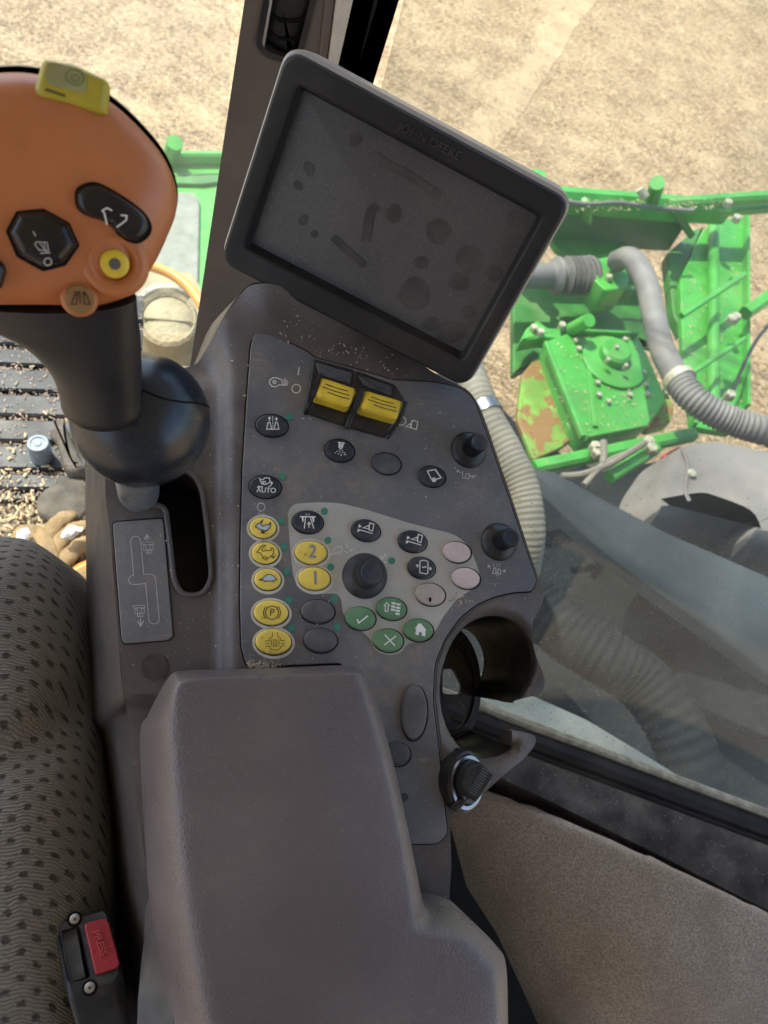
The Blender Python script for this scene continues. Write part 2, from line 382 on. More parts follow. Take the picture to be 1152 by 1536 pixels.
# ================================================================ materials
M = dict(
 housing=pm('dark_housing_plastic', (.092, .079, .075), .42, .2, 25, dust=.34, ds=16, speck=.55, bump=.25, bs=1500),
 skirt=pm('brown_skirt_plastic', (.052, .043, .037), .5, .2, 14, dust=.3, ds=9, bump=.3, bs=1300, scratch=.2),
 face=pm('face_plate_plastic', (.126, .132, .147), .44, .14, 18, dust=.75, ds=11, speck=.6, bump=.2, bs=2200, scratch=.45, stain=((.035, .034, .034), 45, .63, .72, .5)),
 pale=pm('pale_grey_print', (.43, .42, .38), .5, .12, 30, dust=.3, ds=30, speck=.3, bump=.15, bs=2200, stain=((.09, .075, .055), 90, .66, .76, .5)),
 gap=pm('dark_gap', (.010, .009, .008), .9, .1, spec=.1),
 navy=pm('navy_button_rubber', (.021, .031, .046), .40, .25, 60, dust=.22, ds=60, bump=.12, bs=2500),
 grey=pm('grey_button_rubber', (.105, .103, .108), .55, .15, 60, dust=.25, ds=60, speck=.5, sps=500, bump=.35, bs=2600),
 slate=pm('slate_button_rubber', (.060, .070, .078), .55, .15, 60, dust=.25, ds=60, bump=.2, bs=2500),
 yellow=pm('yellow_button_plastic', (.86, .64, .11), .42, .12, 90, dust=.25, ds=90, speck=.2, sps=700, bump=.1, bs=2000, stain=((.22, .11, .03), 170, .60, .74, .8)),
 caution=pm('yellow_rocker_plastic', (.76, .55, .045), .4, .1, 90, dust=.2, ds=80, bump=.1, bs=2000),
 green=pm('green_button_rubber', (.115, .25, .125), .5, .14, 70, dust=.25, ds=70, bump=.15, bs=2500),
 pink=pm('pale_pink_button', (.60, .49, .475), .5, .08, 70, dust=.2, ds=60, bump=.12, bs=2500),
 beige=pm('beige_button', (.44, .385, .34), .55, .12, 90, dust=.2, ds=60, bump=.25, bs=2500),
 led=pm('green_indicator', (.035, .235, .17), .45, .12, 80, dust=.25, ds=90),
 white=pm('white_print', (.72, .72, .70), .6, .1, 200, dust=.35, ds=150),
 whitep=pm('bright_print', (.80, .80, .78), .6, .05, 200),
 dim=pm('worn_print', (.50, .495, .48), .6, .15, 200, dust=.4, ds=200),
 black=pm('black_print', (.02, .02, .02), .6, .1, 200, dust=.3, ds=200),
 bluegrey=pm('pale_blue_print', (.47, .52, .58), .6, .1, 200),
 ring=pm('pale_ring_print', (.62, .61, .56), .55, .1, 90, dust=.3, ds=70),
 dial=pm('dusty_dial_plastic', (.026, .028, .032), .5, .2, 60, dust=.3, ds=50),
 blk=pm('black_plastic', (.018, .018, .020), .38, .2, 40, dust=.16, ds=30, bump=.15, bs=1800),
 blkgloss=pm('glossy_black_plastic', (.012, .012, .013), .22, .15, 40, dust=.06, ds=30),
 chrome=pm('chrome', (.24, .24, .245), .34, .05, 60, metal=1.0),
 steel=pm('worn_steel', (.42, .42, .40), .4, .25, 120, metal=.9, dust=.3, ds=80),
 orange=pm('orange_rubber', (.46, .150, .048), .40, .1, 20, dust=.22, ds=12, spec=.6, stain=((.20, .07, .03), 26, .58, .75, .4), bump=.12, bs=2400),
 grip=pm('black_grip_rubber', (.013, .013, .0145), .42, .25, 18, dust=.06, ds=14, bump=.22, bs=1700),
 palm=pm('navy_palm_rest', (.010, .0145, .023), .28, .2, 25, spec=.5, dust=.05, ds=18, speck=.3, sps=300, bump=.12, bs=2200),
 armrest=pm('armrest_vinyl', (.122, .100, .101), .33, .14, 9, dust=.30, ds=7, speck=.35, sps=330, bump=.55, bs=1050, stain=((.20, .18, .165), 5, .52, .74, .35), btype='leather', spec=.55),
 red=pm('red_button_plastic', (.36, .035, .045), .32, .1, 60, dust=.15, ds=50),
 knit=knit('knit_seat_fabric'),
 bezel=pm('monitor_bezel', (.0105, .0112, .013), .55, .15, 40, dust=.09, ds=14, bump=.35, bs=2600),
 shell=pm('monitor_shell', (.36, .34, .32), .45, .08, 30, dust=.2, ds=20),
)
# ================================================================ CONTROL CONSOLE
base = CO.P(400, 1000, -.3)
con = thing('control_console', base, 'dusty dark grey console full of oval buttons and knobs beside the seat', 'control console')
def hdeck(x, y):
    h = .017 * sstep(520, 425, y) * sstep(330, 420, x)                     # rises to the monitor foot
    h -= .012 * sstep(352, 322, x) * sstep(470, 600, y)                      # lower left deck
    h -= .020 * sstep(1040, 1072, y) * sstep(360, 300, x)                   # step below the deck
    h -= .010 * sstep(600, 540, y) * sstep(345, 300, x)
    return h
slot = rpoly([(180, 706, 10), (182, 735, 12), (198, 755, 10), (238, 758, 6), (248, 764, 6), (253, 800), (261, 872, 16), (274, 893, 14), (304, 893, 14), (318, 868, 14), (312, 800), (304, 740), (296, 718, 12), (270, 700, 8)], 8)
hous = rpoly([(402, 424, 14), (372, 428, 10), (340, 468, 20), (312, 520, 14), (296, 546, 8), (250, 560, 10), (200, 570, 20), (164, 640, 20), (158, 728, 10), (165, 800), (175, 930), (184, 1040), (192, 1070), (200, 1150), (212, 1250), (226, 1345), (238, 1440), (250, 1560, 0), (640, 1560, 0), (672, 1375), (677, 1300), (675, 1216, 4), (668, 1180), (660, 1105), (653, 1050), (655, 1000), (668, 962), (690, 932), (716, 912), (742, 900), (770, 893), (803, 892, 3), (818, 885, 5), (806, 862), (790, 815), (772, 760), (752, 702), (734, 648), (720, 610, 14), (704, 585, 12), (650, 560, 20), (600, 520, 10), (520, 470, 20), (450, 435, 10)], 10, 3)
m = MB().sheet(CO, hous, hdeck, [slot], 11, skirt=.05)
housing = m.build('housing', M['housing'], con, 50)
rw_ = [CO.P(p[0], p[1], hdeck(*p) - .002) for p in [(640, 1560), (672, 1375), (677, 1300), (675, 1216), (668, 1180), (660, 1105), (653, 1050)]]
m = MB(); m.rings([rw_, [Vector((p.x - .012, p.y, 2.0)) for p in rw_]], False, False, False); m.build('right_skirt', M['skirt'], con)
tq = [G(x, y, 2.24) for x, y in ((560, 1180), (676, 1240), (700, 1330), (745, 1400), (800, 1520), (850, 1640), (500, 1640))]
m = MB(); m.rings([tq, [Vector((p.x, p.y, 2.0)) for p in tq]]); m.build('gap_shade_block', M['gap'], con)  # black block added to darken the gap between console and carpet
m = MB()                                                                    # slot rim bead and the shaft below
sp = [CO.P(p[0], p[1], hdeck(*p) + .0006) for p in slot]
m.tube(sp + [sp[0]], .0016, 8, False); m.build('slot_rim', M['housing'], con)
m = MB(); sw = [CO.P(p[0], p[1], hdeck(*p)) for p in slot]
m.rings([sw, [p - CO.w * .07 for p in sw]], False, True); m.build('slot_well', M['blk'], con)
# side skirt down to the cab floor
up_ = [(402, 424), (372, 428), (340, 468), (312, 520), (296, 546), (250, 560), (200, 570), (164, 640), (158, 728), (165, 800), (175, 930), (184, 1040), (192, 1070), (200, 1150), (212, 1250), (226, 1345), (238, 1440), (250, 1560)]
off_ = [(8, 16), (-5, 14), (-22, 18), (-20, 24), (-22, 20), (-30, 8), (-40, 0), (-34, -4), (-30, 0), (-36, 20), (-45, 30), (-50, 40), (-48, 48), (-42, 60), (-40, 70), (-38, 70), (-34, 70), (-30, 60)]
U0 = [CO.P(a, b, hdeck(a, b) - .001) for a, b in up_]
mid = [CO.P(a + c[0] * .25, b + c[1] * .25, hdeck(a, b) - .012) for (a, b), c in zip(up_, off_)]
lo = [CO.P(a + c[0], b + c[1], hdeck(a, b) - .10) for (a, b), c in zip(up_, off_)]
flo = [Vector((p.x, p.y, 2.0)) for p in lo]
def dense(l, n=4): return [Vector(q) for q in spl([tuple(p) for p in l], n, False)]
m = MB(); m.rings([dense(U0), dense(mid), dense(lo), dense(flo)], False, False, False); m.build('side_skirt', M['skirt'], con, 60)
# face plate with its gap
face = rpoly([(382, 500, 10), (402, 502, 8), (432, 514), (462, 529, 6), (470, 537, 4), (530, 553), (590, 571, 4), (640, 573), (668, 577), (692, 584, 8), (709, 599, 10), (716, 616, 8), (728, 650), (746, 702), (766, 760), (786, 820), (804, 872, 8), (797, 887, 6), (770, 888), (740, 895), (713, 907), (688, 927), (666, 958), (651, 995), (648, 1050), (655, 1105), (664, 1190), (670, 1250, 8), (656, 1265, 8), (590, 1266), (520, 1010, 4), (510, 995, 4), (400, 999), (369, 998, 8), (362, 970, 6), (360, 900), (361, 800), (364, 700), (370, 600), (376, 520, 6)], 10, 4)
m = MB(); m.stroke(CO, face, 4.2, .0004, True); m.build('painted_seam_gap', M['gap'], con)  # dark line drawn in for the shade of the seam gap
m = MB(); m.puff(CO, face, -.001, .0014, .0006, 0.0); fp = m.build('face_plate', M['face'], con)
H = .0014
pale = rpoly(zm(350, 700, 2.4, [(195, 165, 10), (215, 134, 10), (300, 128), (380, 130, 16), (470, 152), (640, 205), (798, 244, 14), (845, 280, 14), (872, 340), (890, 400, 6), (872, 432, 6), (800, 482), (752, 545), (728, 592, 6), (688, 626, 6), (625, 638), (608, 668, 10), (560, 682, 10), (510, 662, 8), (494, 622, 6), (465, 594), (415, 572, 8), (394, 525), (388, 475, 6), (372, 456, 8), (285, 459), (238, 444, 14), (216, 395), (205, 300)]), 6)
m = MB().poly(CO, pale, H + .00015); m.build('pale_overlay', M['pale'], con)
def stain(pts, mat): MB().poly(CO, pts, hdeck(*pts[0]) + .0004).build('stain', mat, con)
# ---- buttons
def icon(par, mat, *strokes, h=0, polys=(), name='icon', w=1.45):
    m = MB()
    for s_ in strokes:
        if callable(s_): s_(m, h)
        else:
            cl = len(s_) > 3 and s_[0] == s_[-1]
            m.stroke(CO, s_[:-1] if cl else s_, w, h, cl)
    for p in polys: m.poly(CO, p, h)
    return m.build(name, mat, par)
BH = .0042
def button(cx, cy, rx, ry, mat, label, rot=6, ring=0, bh=BH, name='push_button'):
    m = MB().puff(CO, ell(cx, cy, rx, ry, rot, 44), 0, bh, .0013, bh, 5, dome=.00025)
    b = m.build(name, M[mat], con, 50, label)
    g = MB(); g.stroke(CO, ell(cx, cy + 1.2, rx + .8, ry + .8, rot, 44), .9 if ring else 1.6, H + .00045, True); g.build('button_gap', M['gap'], b)
    if ring:
        g = MB(); o_, i_ = ell(cx, cy + 1.8, rx + ring + 1.6, ry + ring + 1.8, rot, 44), ell(cx, cy + 1.2, rx + .6, ry + .6, rot, 44)
        g.rings([[CO.P(*p, H + .0003) for p in o_], [CO.P(*p, H + .0003) for p in i_]], False, False); g.build('printed_ring', M['ring'], b)
    return b
IH = BH + .00042
ZA = lambda p: zm(360, 500, 4.8, p); ZB = lambda p: zm(360, 740, 5.76, p); ZC = lambda p: zm(500, 740, 4.8, p); ZD = lambda p: zm(560, 580, 4.267, p)
b = button(408, 637.5, 24, 16.5, 'navy', 'navy button with two machines and arrows')
icon(b, M['white'], ZA([(192, 690), (202, 642), (216, 642), (228, 690), (192, 690)]), ZA([(245, 690), (256, 642), (270, 642), (280, 690), (245, 690)]), ZA([(212, 632), (212, 605)]), ZA([(203, 614), (212, 602), (221, 614)]), ZA([(262, 632), (262, 610)]), ZA([(254, 620), (262, 608), (270, 620)]), *[ZA([(236, y), (236, y + 8)]) for y in range(598, 692, 15)], h=IH)
b = button(398, 729.5, 24, 16.5, 'navy', 'navy button marked AUTO with a harvester')
icon(b, M['white'], lambda m, h: m.text(CO, 'AUTO', 399.5, 735.5, 10.5, 2, h, bold=.015), ZA([(130, 1106), (165, 1104)]), ZA([(140, 1098), (127, 1106), (142, 1113)]), ZA([(140, 1045), (160, 1056), (182, 1040), (212, 1042), (216, 1070), (196, 1084), (160, 1086), (150, 1070), (140, 1045)]), [p for p in ell(397, 724.5, 2.2, 2.2, 0, 12)], ZA([(205, 1104), (226, 1092), (228, 1072)]), ZA([(220, 1080), (228, 1070), (235, 1082)]), ZA([(160, 1068), (186, 1066)]), h=IH)
b = button(509.6, 675, 22, 16.5, 'navy', 'navy button with a spraying lamp', 12)
icon(b, M['white'], ZA([(704, 784), (754, 790)]), ZA([(710, 796), (748, 800)]), ZA([(716, 784), (712, 820), (726, 832), (738, 818), (744, 790)]), ZA([(720, 800), (718, 816), (732, 818), (734, 802), (720, 800)]), *[ZA([(x, y), (x + 5, y + 4)]) for x, y in ((712, 838), (734, 840), (696, 848), (716, 852), (738, 854), (684, 858), (706, 866), (728, 870), (752, 858), (724, 878), (748, 870), (758, 872))], h=IH)
button(580, 694.6, 21.5, 15.5, 'slate', 'blank slate button above the overlay', 12)
b = button(648, 714, 20, 15, 'navy', 'navy button with a paper roll', 14)
icon(b, M['white'], ZD([(345, 540), (398, 530), (434, 582), (392, 598)]), ZD([(345, 540), (372, 592)]), ZD([(398, 530), (402, 542), (428, 576)]), ell(651, 719.7, 2.8, 2.8, 0, 14) + [ell(651, 719.7, 2.8, 2.8, 0, 14)[0]], ell(651, 719.7, 1.1, 1.1, 0, 8), h=IH)
b = button(461.7, 782.5, 23, 16.5, 'navy', 'navy button with an unloading gate')
icon(b, M['whitep'], ZB([(565, 208), (556, 304)]), ZB([(608, 208), (638, 304)]), ZB([(596, 298), (596, 252)]), ZB([(582, 270), (596, 250), (612, 270)]), ZB([(572, 178), (574, 188)]), ZB([(594, 176), (596, 186)]), h=IH, polys=[ZB([(517, 196), (655, 198), (652, 208), (518, 206)]), ZB([(532, 206), (550, 206), (548, 246), (540, 246)]), ZB([(622, 208), (642, 208), (640, 248), (630, 248)])])
for cx, cy, ox, oy, lb in ((549, 795, 0, 0, 'left one of two navy buttons with a header height symbol'), (618.8, 811.7, 349 / 4.8, 83 / 4.8, 'right one of two navy buttons with a header height symbol')):
    b = button(cx, cy, 21.5, 15.5, 'navy', lb, 12)
    sh = lambda pts: [(x + (ox if ox else 0), y + (oy if ox else 0)) for x, y in ZC(pts)]
    icon(b, M['white'], sh([(262, 212), (292, 222), (282, 272), (258, 264), (262, 212)]), sh([(212, 248), (254, 232), (258, 256), (212, 248)]), sh([(175, 258), (284, 290)]), sh([(180, 234), (202, 240)]), sh([(186, 224), (196, 238), (180, 244)]), sh([(172, 274), (190, 266)]), sh([(176, 262), (190, 266), (178, 276)]), h=IH)
b = button(632.5, 851, 20.5, 15.5, 'navy', 'navy button with a tank outline', 12)
icon(b, M['white'], ZC([(624, 490), (640, 482), (668, 484), (682, 494), (680, 574), (668, 580), (622, 572), (624, 490)]), ZC([(638, 530), (650, 534), (660, 528), (670, 533)]), ZC([(598, 518), (608, 514), (614, 522), (606, 530), (598, 518)]), ZC([(690, 540), (698, 534), (706, 542), (698, 550), (690, 540)]), h=IH)
# yellow buttons
b = button(394.6, 790.8, 20, 15.5, 'yellow', 'yellow button with a running white rabbit', 4, 3.2)
rab = ZB([(133, 288), (150, 264), (170, 257), (186, 240), (201, 227), (192, 244), (181, 262), (196, 284), (226, 270), (250, 272), (258, 258), (266, 252), (264, 285), (250, 305), (234, 318), (214, 322), (190, 314), (170, 312), (158, 298), (144, 298)])
icon(b, M['bluegrey'], h=IH, polys=[rab], name='rabbit_symbol')
icon(b, M['black'], rab + [rab[0]], ZB([(186, 318), (206, 334), (180, 346)]), ZB([(232, 318), (212, 338), (194, 336)]), ZB([(180, 326), (200, 342), (212, 348)]), h=IH + .0001, w=1.2)
b = button(398, 829, 20.3, 16, 'yellow', 'yellow button with an outlined rabbit', 4, 3.2)
icon(b, M['black'], ZB([(143, 508), (163, 490), (172, 466), (196, 448), (226, 450), (204, 464), (186, 480), (196, 500), (230, 494), (268, 494), (270, 474), (284, 470), (292, 484), (290, 516), (276, 540), (262, 544), (240, 562), (218, 552), (214, 536)]), ZB([(143, 508), (158, 516), (176, 512), (190, 540), (202, 556), (190, 566)]), ZB([(202, 556), (222, 578), (234, 564)]), ZB([(270, 546), (286, 560), (296, 548), (280, 544)]), h=IH, w=1.1)
b = button(401.7, 868.7, 20, 16, 'yellow', 'yellow button with a turtle', 4, 3.2)
shell_ = ZB([(192, 748), (206, 722), (232, 702), (268, 702), (296, 718), (312, 746), (290, 756), (220, 758)])
icon(b, M['bluegrey'], h=IH, polys=[shell_], name='turtle_symbol')
icon(b, M['black'], shell_ + [shell_[0]], ZB([(194, 744), (176, 740), (166, 746), (180, 752), (196, 750)]), ZB([(220, 758), (212, 770)]), ZB([(286, 758), (294, 770)]), ZB([(312, 746), (326, 740)]), h=IH + .0001, w=1.0)
GR = pm('grey_numeral', (.27, .28, .28), .5, .1)
b = button(466.7, 828.3, 24, 17, 'yellow', 'yellow button marked 2', 4, 3.4)
icon(b, GR, lambda m, h: m.text(CO, '2', 469, 828, 27, 4, h, sx=.85, bold=.025), h=IH, name='numeral')
b = button(471.7, 867.5, 24, 17, 'yellow', 'yellow button marked 1', 4, 3.4)
icon(b, GR, lambda m, h: m.text(CO, '1', 473, 867.5, 27, -2, h, sx=.85, bold=.03), h=IH, name='numeral')
b = button(406.7, 918.7, 26, 18.5, 'yellow', 'yellow button with a parking brake symbol', 3, 3.4)
c_ = ell(408, 919, 9.6, 10, 0, 28)
icon(b, M['black'], c_ + [c_[0]], lambda m, h: m.text(CO, 'P', 408, 919, 15.5, 2, h, sx=.95), [(408 - 12.6 * math.cos(a / 10), 919 + 13 * math.sin(a / 10)) for a in range(-8, 9)], [(408 + 12.6 * math.cos(a / 10), 919 + 13 * math.sin(a / 10)) for a in range(-8, 9)], h=IH, w=1.3)
b = button(410.4, 962.5, 27, 19, 'yellow', 'yellow button with a locked axle symbol', 3, 3.4)
icon(b, M['black'], ZB([(282, 1200), (280, 1236), (256, 1254), (254, 1275), (218, 1276)]), ZB([(322, 1200), (326, 1236), (352, 1254), (354, 1272), (388, 1272)]), ZB([(218, 1298), (252, 1300)]), ZB([(218, 1320), (254, 1322), (262, 1340), (284, 1354), (322, 1354), (348, 1340), (356, 1318), (388, 1318)]), ZB([(354, 1296), (388, 1296)]), ZB([(290, 1288), (294, 1266), (314, 1266), (318, 1288), (316, 1322), (292, 1322), (290, 1288)]), ZB([(304, 1290), (304, 1308)]), ZB([(276, 1262), (268, 1290), (278, 1324)]), ZB([(332, 1262), (340, 1290), (330, 1324)]), h=IH, w=.9)
# grey, green and pale buttons
button(477, 916.7, 25, 17.5, 'grey', 'upper blank grey button beside the parking button', 2)
button(481, 960, 25, 18, 'grey', 'lower blank grey button beside the axle lock button', 2)
b = button(541, 927, 22.5, 17, 'green', 'green button with a tick', 6)
icon(b, M['whitep'], h=IH, polys=[ZC([(166, 908), (176, 904), (186, 926), (244, 878), (254, 884), (180, 942)])])
b = button(587.5, 912.5, 22.3, 16.5, 'green', 'green button with an arrow and a keypad', 8)
icon(b, M['whitep'], ZC([(366, 808), (384, 786), (404, 806), (396, 806), (392, 850), (372, 848), (376, 806), (366, 808)]), h=IH, polys=[ZC([(x, y), (x + 30, y + 5), (x + 28, y + 20), (x - 2, y + 15)]) for x, y in ((420, 782), (456, 790), (418, 806), (454, 814), (416, 828), (450, 836), (448, 858))])
b = button(582.5, 960, 22.5, 17, 'green', 'green button with a cross', 6)
icon(b, M['whitep'], ZC([(370, 1018), (444, 1098)]), ZC([(452, 1026), (366, 1092)]), h=IH, w=2.0)
b = button(628, 944.6, 22, 16.5, 'green', 'green button with a white house', 6)
icon(b, M['whitep'], h=IH, polys=[ZC([(586, 974), (606, 950), (606, 938), (616, 936), (616, 944), (626, 932), (670, 984), (664, 988), (662, 1030), (638, 1026), (636, 1000), (618, 998), (614, 1022), (590, 1016), (596, 976)])])
button(686, 827.5, 20.5, 15.3, 'pink', 'upper of two blank pale pink buttons', 10)
button(699.6, 866.7, 20.8, 15.3, 'pink', 'lower of two blank pale pink buttons', 10)
b = button(646, 891, 22, 16.3, 'beige', 'blank beige button with a dark chip', 10)
icon(b, M['gap'], h=IH, polys=[ZC([(686, 756), (700, 746), (708, 760), (704, 782), (690, 780)])], name='chip')
b = button(621.6, 1068.7, 19.5, 41, 'grey', 'tall oval blank grey cover beside the armrest', 3, bh=.0045, name='blank_cover')
b = button(597, 1130.5, 19, 17.5, 'slate', 'round blank cover half under the armrest', 0, bh=.003, name='blank_cover')
MB().puff(CO, ell(607, 1196, 6, 6.5, 0, 20), .001, H + .0006, .0003).build('hole_plug', M['skirt'], con)
# indicator lamps
for x, y in ((486.7, 766.7), (421.7, 781), (425.8, 820), (430, 857.5), (492, 810.4), (496, 850.4), (587.5, 841), (433.8, 900), (501.7, 898), (505.8, 940), (437.5, 941.7), (433.8, 624.6), (423.8, 714.6)):
    MB().puff(CO, ell(x, y, 5.3, 5.3, 0, 20), .001, H + .0004, .0001).build('indicator_lamp', M['led'], con)
# printed marks on the plate
def marks(name, mat, *st, polys=(), w=1.4, h=H + .0003):
    m = MB()
    for s_ in st:
        if callable(s_): s_(m, h)
        else:
            cl = len(s_) > 3 and s_[0] == s_[-1]; m.stroke(CO, s_[:-1] if cl else s_, w, h, cl)
    for p in polys: m.poly(CO, p, h)
    return m.build(name, mat, con)
c_ = ell(444.3, 583, 6.4, 6.4, 0, 24); d_ = ell(411.8, 573, 2.2, 2.2, 0, 14)
marks('separator_symbol', M['white'], c_ + [c_[0]], ZA([(417, 302), (427, 244)]), ZA([(300, 335), (270, 322), (240, 318), (216, 335), (212, 360), (230, 382), (256, 384), (284, 370), (312, 374), (304, 350), (300, 335)]), d_ + [d_[0]], ZA([(312, 340), (330, 322)]), ZA([(316, 350), (342, 338)]), ZA([(318, 362), (348, 354)]), ZA([(316, 372), (344, 370)]), w=1.5)
c_ = ell(602.5, 631.5, 6.2, 6.2, 0, 24)
marks('header_symbol', M['white'], c_ + [c_[0]], ZD([(248, 216), (284, 224), (276, 274), (240, 264), (248, 216)]), ZD([(206, 256), (238, 236), (236, 262), (206, 256)]), w=1.5)
marks('reel_symbol', M['dim'], ZD([(536, 536), (560, 552)]), ZD([(534, 548), (536, 535), (550, 538)]), ZD([(566, 580), (610, 590), (616, 560), (596, 556), (586, 580)]), ZD([(572, 540), (570, 572)]), ZD([(612, 570), (646, 576)]), ZD([(638, 566), (648, 577), (634, 584)]), ZD([(520, 518), (528, 524)]), ZD([(654, 570), (664, 571)]), w=1.2)
marks('deck_symbol', M['dim'], ZD([(736, 1146), (752, 1164)]), ZD([(734, 1158), (735, 1144), (748, 1148)]), ZD([(764, 1196), (770, 1162), (782, 1160), (786, 1196), (764, 1196)]), ZD([(796, 1198), (800, 1166), (810, 1168), (816, 1200), (796, 1198)]), ZD([(822, 1178), (846, 1180)]), ZD([(836, 1170), (847, 1180), (834, 1188)]), *[ZD([(x, y), (x + 1, y + 6)]) for x in (770, 790, 806) for y in (1134, 1146)], *[ZD([(791, y), (791, y + 5)]) for y in (1164, 1176, 1188)], w=1.2)
c_ = ell(391.6, 760.5, 5.6, 6.4, 0, 22)
marks('engine_symbol', M['dim'], c_ + [c_[0]], ZB([(160, 102), (158, 88), (206, 88), (204, 102)]), lambda m, h: m.text(CO, 'n/min', 392, 770.5, 5.2, 2, h), w=1.2)
marks('direction_symbol', M['white'], ZB([(776, 526), (880, 520)]), ZB([(792, 514), (774, 527), (794, 538)]), ZB([(802, 510), (806, 486), (822, 482), (830, 466), (878, 460), (882, 496), (868, 506), (802, 510)]), ZB([(918, 434), (922, 464), (938, 462)]), ZB([(900, 502), (936, 512)]), ZB([(948, 494), (990, 478)]), ZB([(964, 478), (946, 495), (970, 504)]), w=1.1)
marks('turn_symbol', M['white'], ZC([(330, 442), (356, 474)]), ZC([(354, 452), (358, 476), (334, 470)]), lambda m, h: m.text(CO, 'R', 578, 834, 9, 20, h), ZC([(364, 494), (384, 498)]), ZC([(374, 486), (374, 504)]), w=1.1)
for (xa, ya), (xb, yb_) in (((396.5, 806), (397, 813)), ((399, 845), (400, 853)), ((468.5, 846), (469.5, 850)), ((408.5, 938), (409, 944))):
    MB().stroke(CO, [(xa, ya), (xb, yb_)], 2.5, H + .0003).build('link_mark', M['ring'], con)
# ---- shift pattern plate on the left deck
ZS = lambda p: zm(150, 700, 5.486, p)
LD = Frame(CO.o - CO.w * .012, CO.u, CO.v, CO.w)
pl = rpoly(ZS([(104, 470, 14), (130, 455, 10), (505, 425, 14), (520, 450), (602, 1400, 20), (560, 1428), (200, 1458, 20), (178, 1420)]), 2)
MB().stroke(LD, pl, 3, .0004, True).build('plate_gap', M['gap'], con)
MB().puff(LD, pl, -.001, .0013, .0005).build('pattern_plate', M['face'], con)
m = MB(); h = .0017
path = [(276, 890), (252, 610)] + [(292 - 41 * math.cos(a), 610 - 38 * math.sin(a)) for a in [i * math.pi / 10 for i in range(1, 10)]] + [(334, 610), (360, 886), (410, 884)] + [(412 + 44 * math.sin(a), 926 - 42 * math.cos(a)) for a in [i * math.pi / 12 for i in range(1, 6)]] + [(458, 930), (487, 1250)] + [(444 + 44 * math.cos(a), 1252 + 42 * math.sin(a)) for a in [i * math.pi / 10 for i in range(1, 10)]] + [(400, 1250), (376, 962), (290, 970)] + [(276 - 40 * math.sin(a), 932 + 38 * math.cos(a)) for a in [i * math.pi / 8 for i in range(1, 8)]]
m.stroke(LD, ZS(path), 1.0, h, True)
for fl, ox, oy in ((1, 0, 0), (-1, -72, 522)):
    T = lambda pts: ZS([(x + ox, y + oy) for x, y in pts])
    m.stroke(LD, T([(346, 622), (440, 618), (442, 638), (348, 642)]), .9, h, True)
    for x0, x1, y0, y1 in ((360, 380, 650, 688), (412, 436, 646, 684), (380, 398, 684, 712), (400, 424, 682, 712)): m.stroke(LD, T([(x0, y0), (x1, y0), (x1, y1), (x0, y1)]), .8, h, True)
m.stroke(LD, ZS([(386, 610), (386, 570)]), 1.5, h); m.stroke(LD, ZS([(364, 600), (386, 560), (412, 598)]), 1.5, h)
m.stroke(LD, ZS([(334, 1250), (334, 1305)]), 1.5, h); m.stroke(LD, ZS([(308, 1270), (335, 1312), (358, 1268)]), 1.5, h)
m.build('shift_pattern_print', M['dim'], con)
MB().poly(LD, ell(232, 1001, 20, 20, 0, 30), .0008).build('old_sticker_mark', pm('dark_stain', (.035, .03, .028), .5, .2, 80, dust=.2, ds=60), con)
# ---- rocker switches
for q in range(2):
    rk = MB().puff(CO, rpoly([[(470, 539), (531, 556), (519, 641), (456, 620)], [(533, 557), (592, 578, 4), (607, 602, 4), (579, 658), (521, 642)]][q], 4), -.001, .0032, .0012, .0014).build('rocker_switch', M['blk'], con, label=['rocker switch with a yellow cap beside the separator symbol', 'rocker switch with a yellow cap beside the header symbol'][q])
    MB().puff(CO, rpoly([[(473, 543), (528, 559), (525, 576), (480, 562)], [(536, 561), (588, 579), (587, 594), (546, 578)]][q], 3), .002, .0042, .0006).build('backplate', M['slate'], rk)
    cap = [[(479, 563, 6), (538, 582, 8), (526, 611, 8), (472, 594, 6)], [(547, 583, 8), (607, 601, 6), (598, 629, 6), (539, 612, 8)]][q]
    cp = MB().puff(CO, rpoly(cap, 5), .002, .0150, .0038, None, 6, cen=True).build('rocker_cap', M['caution'], rk)
    g = MB(); a, b2, c3, d3 = [Vector(p[:2]) for p in cap]
    for t, s0, s1 in ((.30, .2, .78), (.47, .14, .86), (.64, .3, .9)):
        P0, P1 = a.lerp(d3, t), b2.lerp(c3, t); g.stroke(CO, [P0.lerp(P1, s0), P0.lerp(P1, (s0 + s1) / 2) + Vector((0, .8)), P0.lerp(P1, s1)], 1.3, .01515)
    g.build('cap_groove', M['skirt'], rk)
    ch = [[[(481, 560), (470, 592), (458, 621)], [(541, 584), (530, 612), (519, 642)]], [[(545, 584), (534, 612), (523, 643)], [(609, 602), (600, 628), (580, 657)]]][q]
    g = MB()
    for c in ch:
        zs = (.0155, .013, .004); g.tube([CO.P(x, y, z) for (x, y), z in zip(spl(c, 4, False), [zs[0] + (zs[1] - zs[0]) * min(1, k / 4) + (zs[2] - zs[1]) * max(0, (k - 4) / 4) for k in range(9)])], .0013, 8)
    g.build('switch_cheek', M['blkgloss'], rk)
    MB().puff(CO, rpoly([[(471, 603), (519, 619), (516, 638), (461, 619)], [(536, 622), (588, 637), (577, 654), (525, 639)]][q], 3), .0025, .0038, .0004).build('lower_tray', M['blk'], rk)
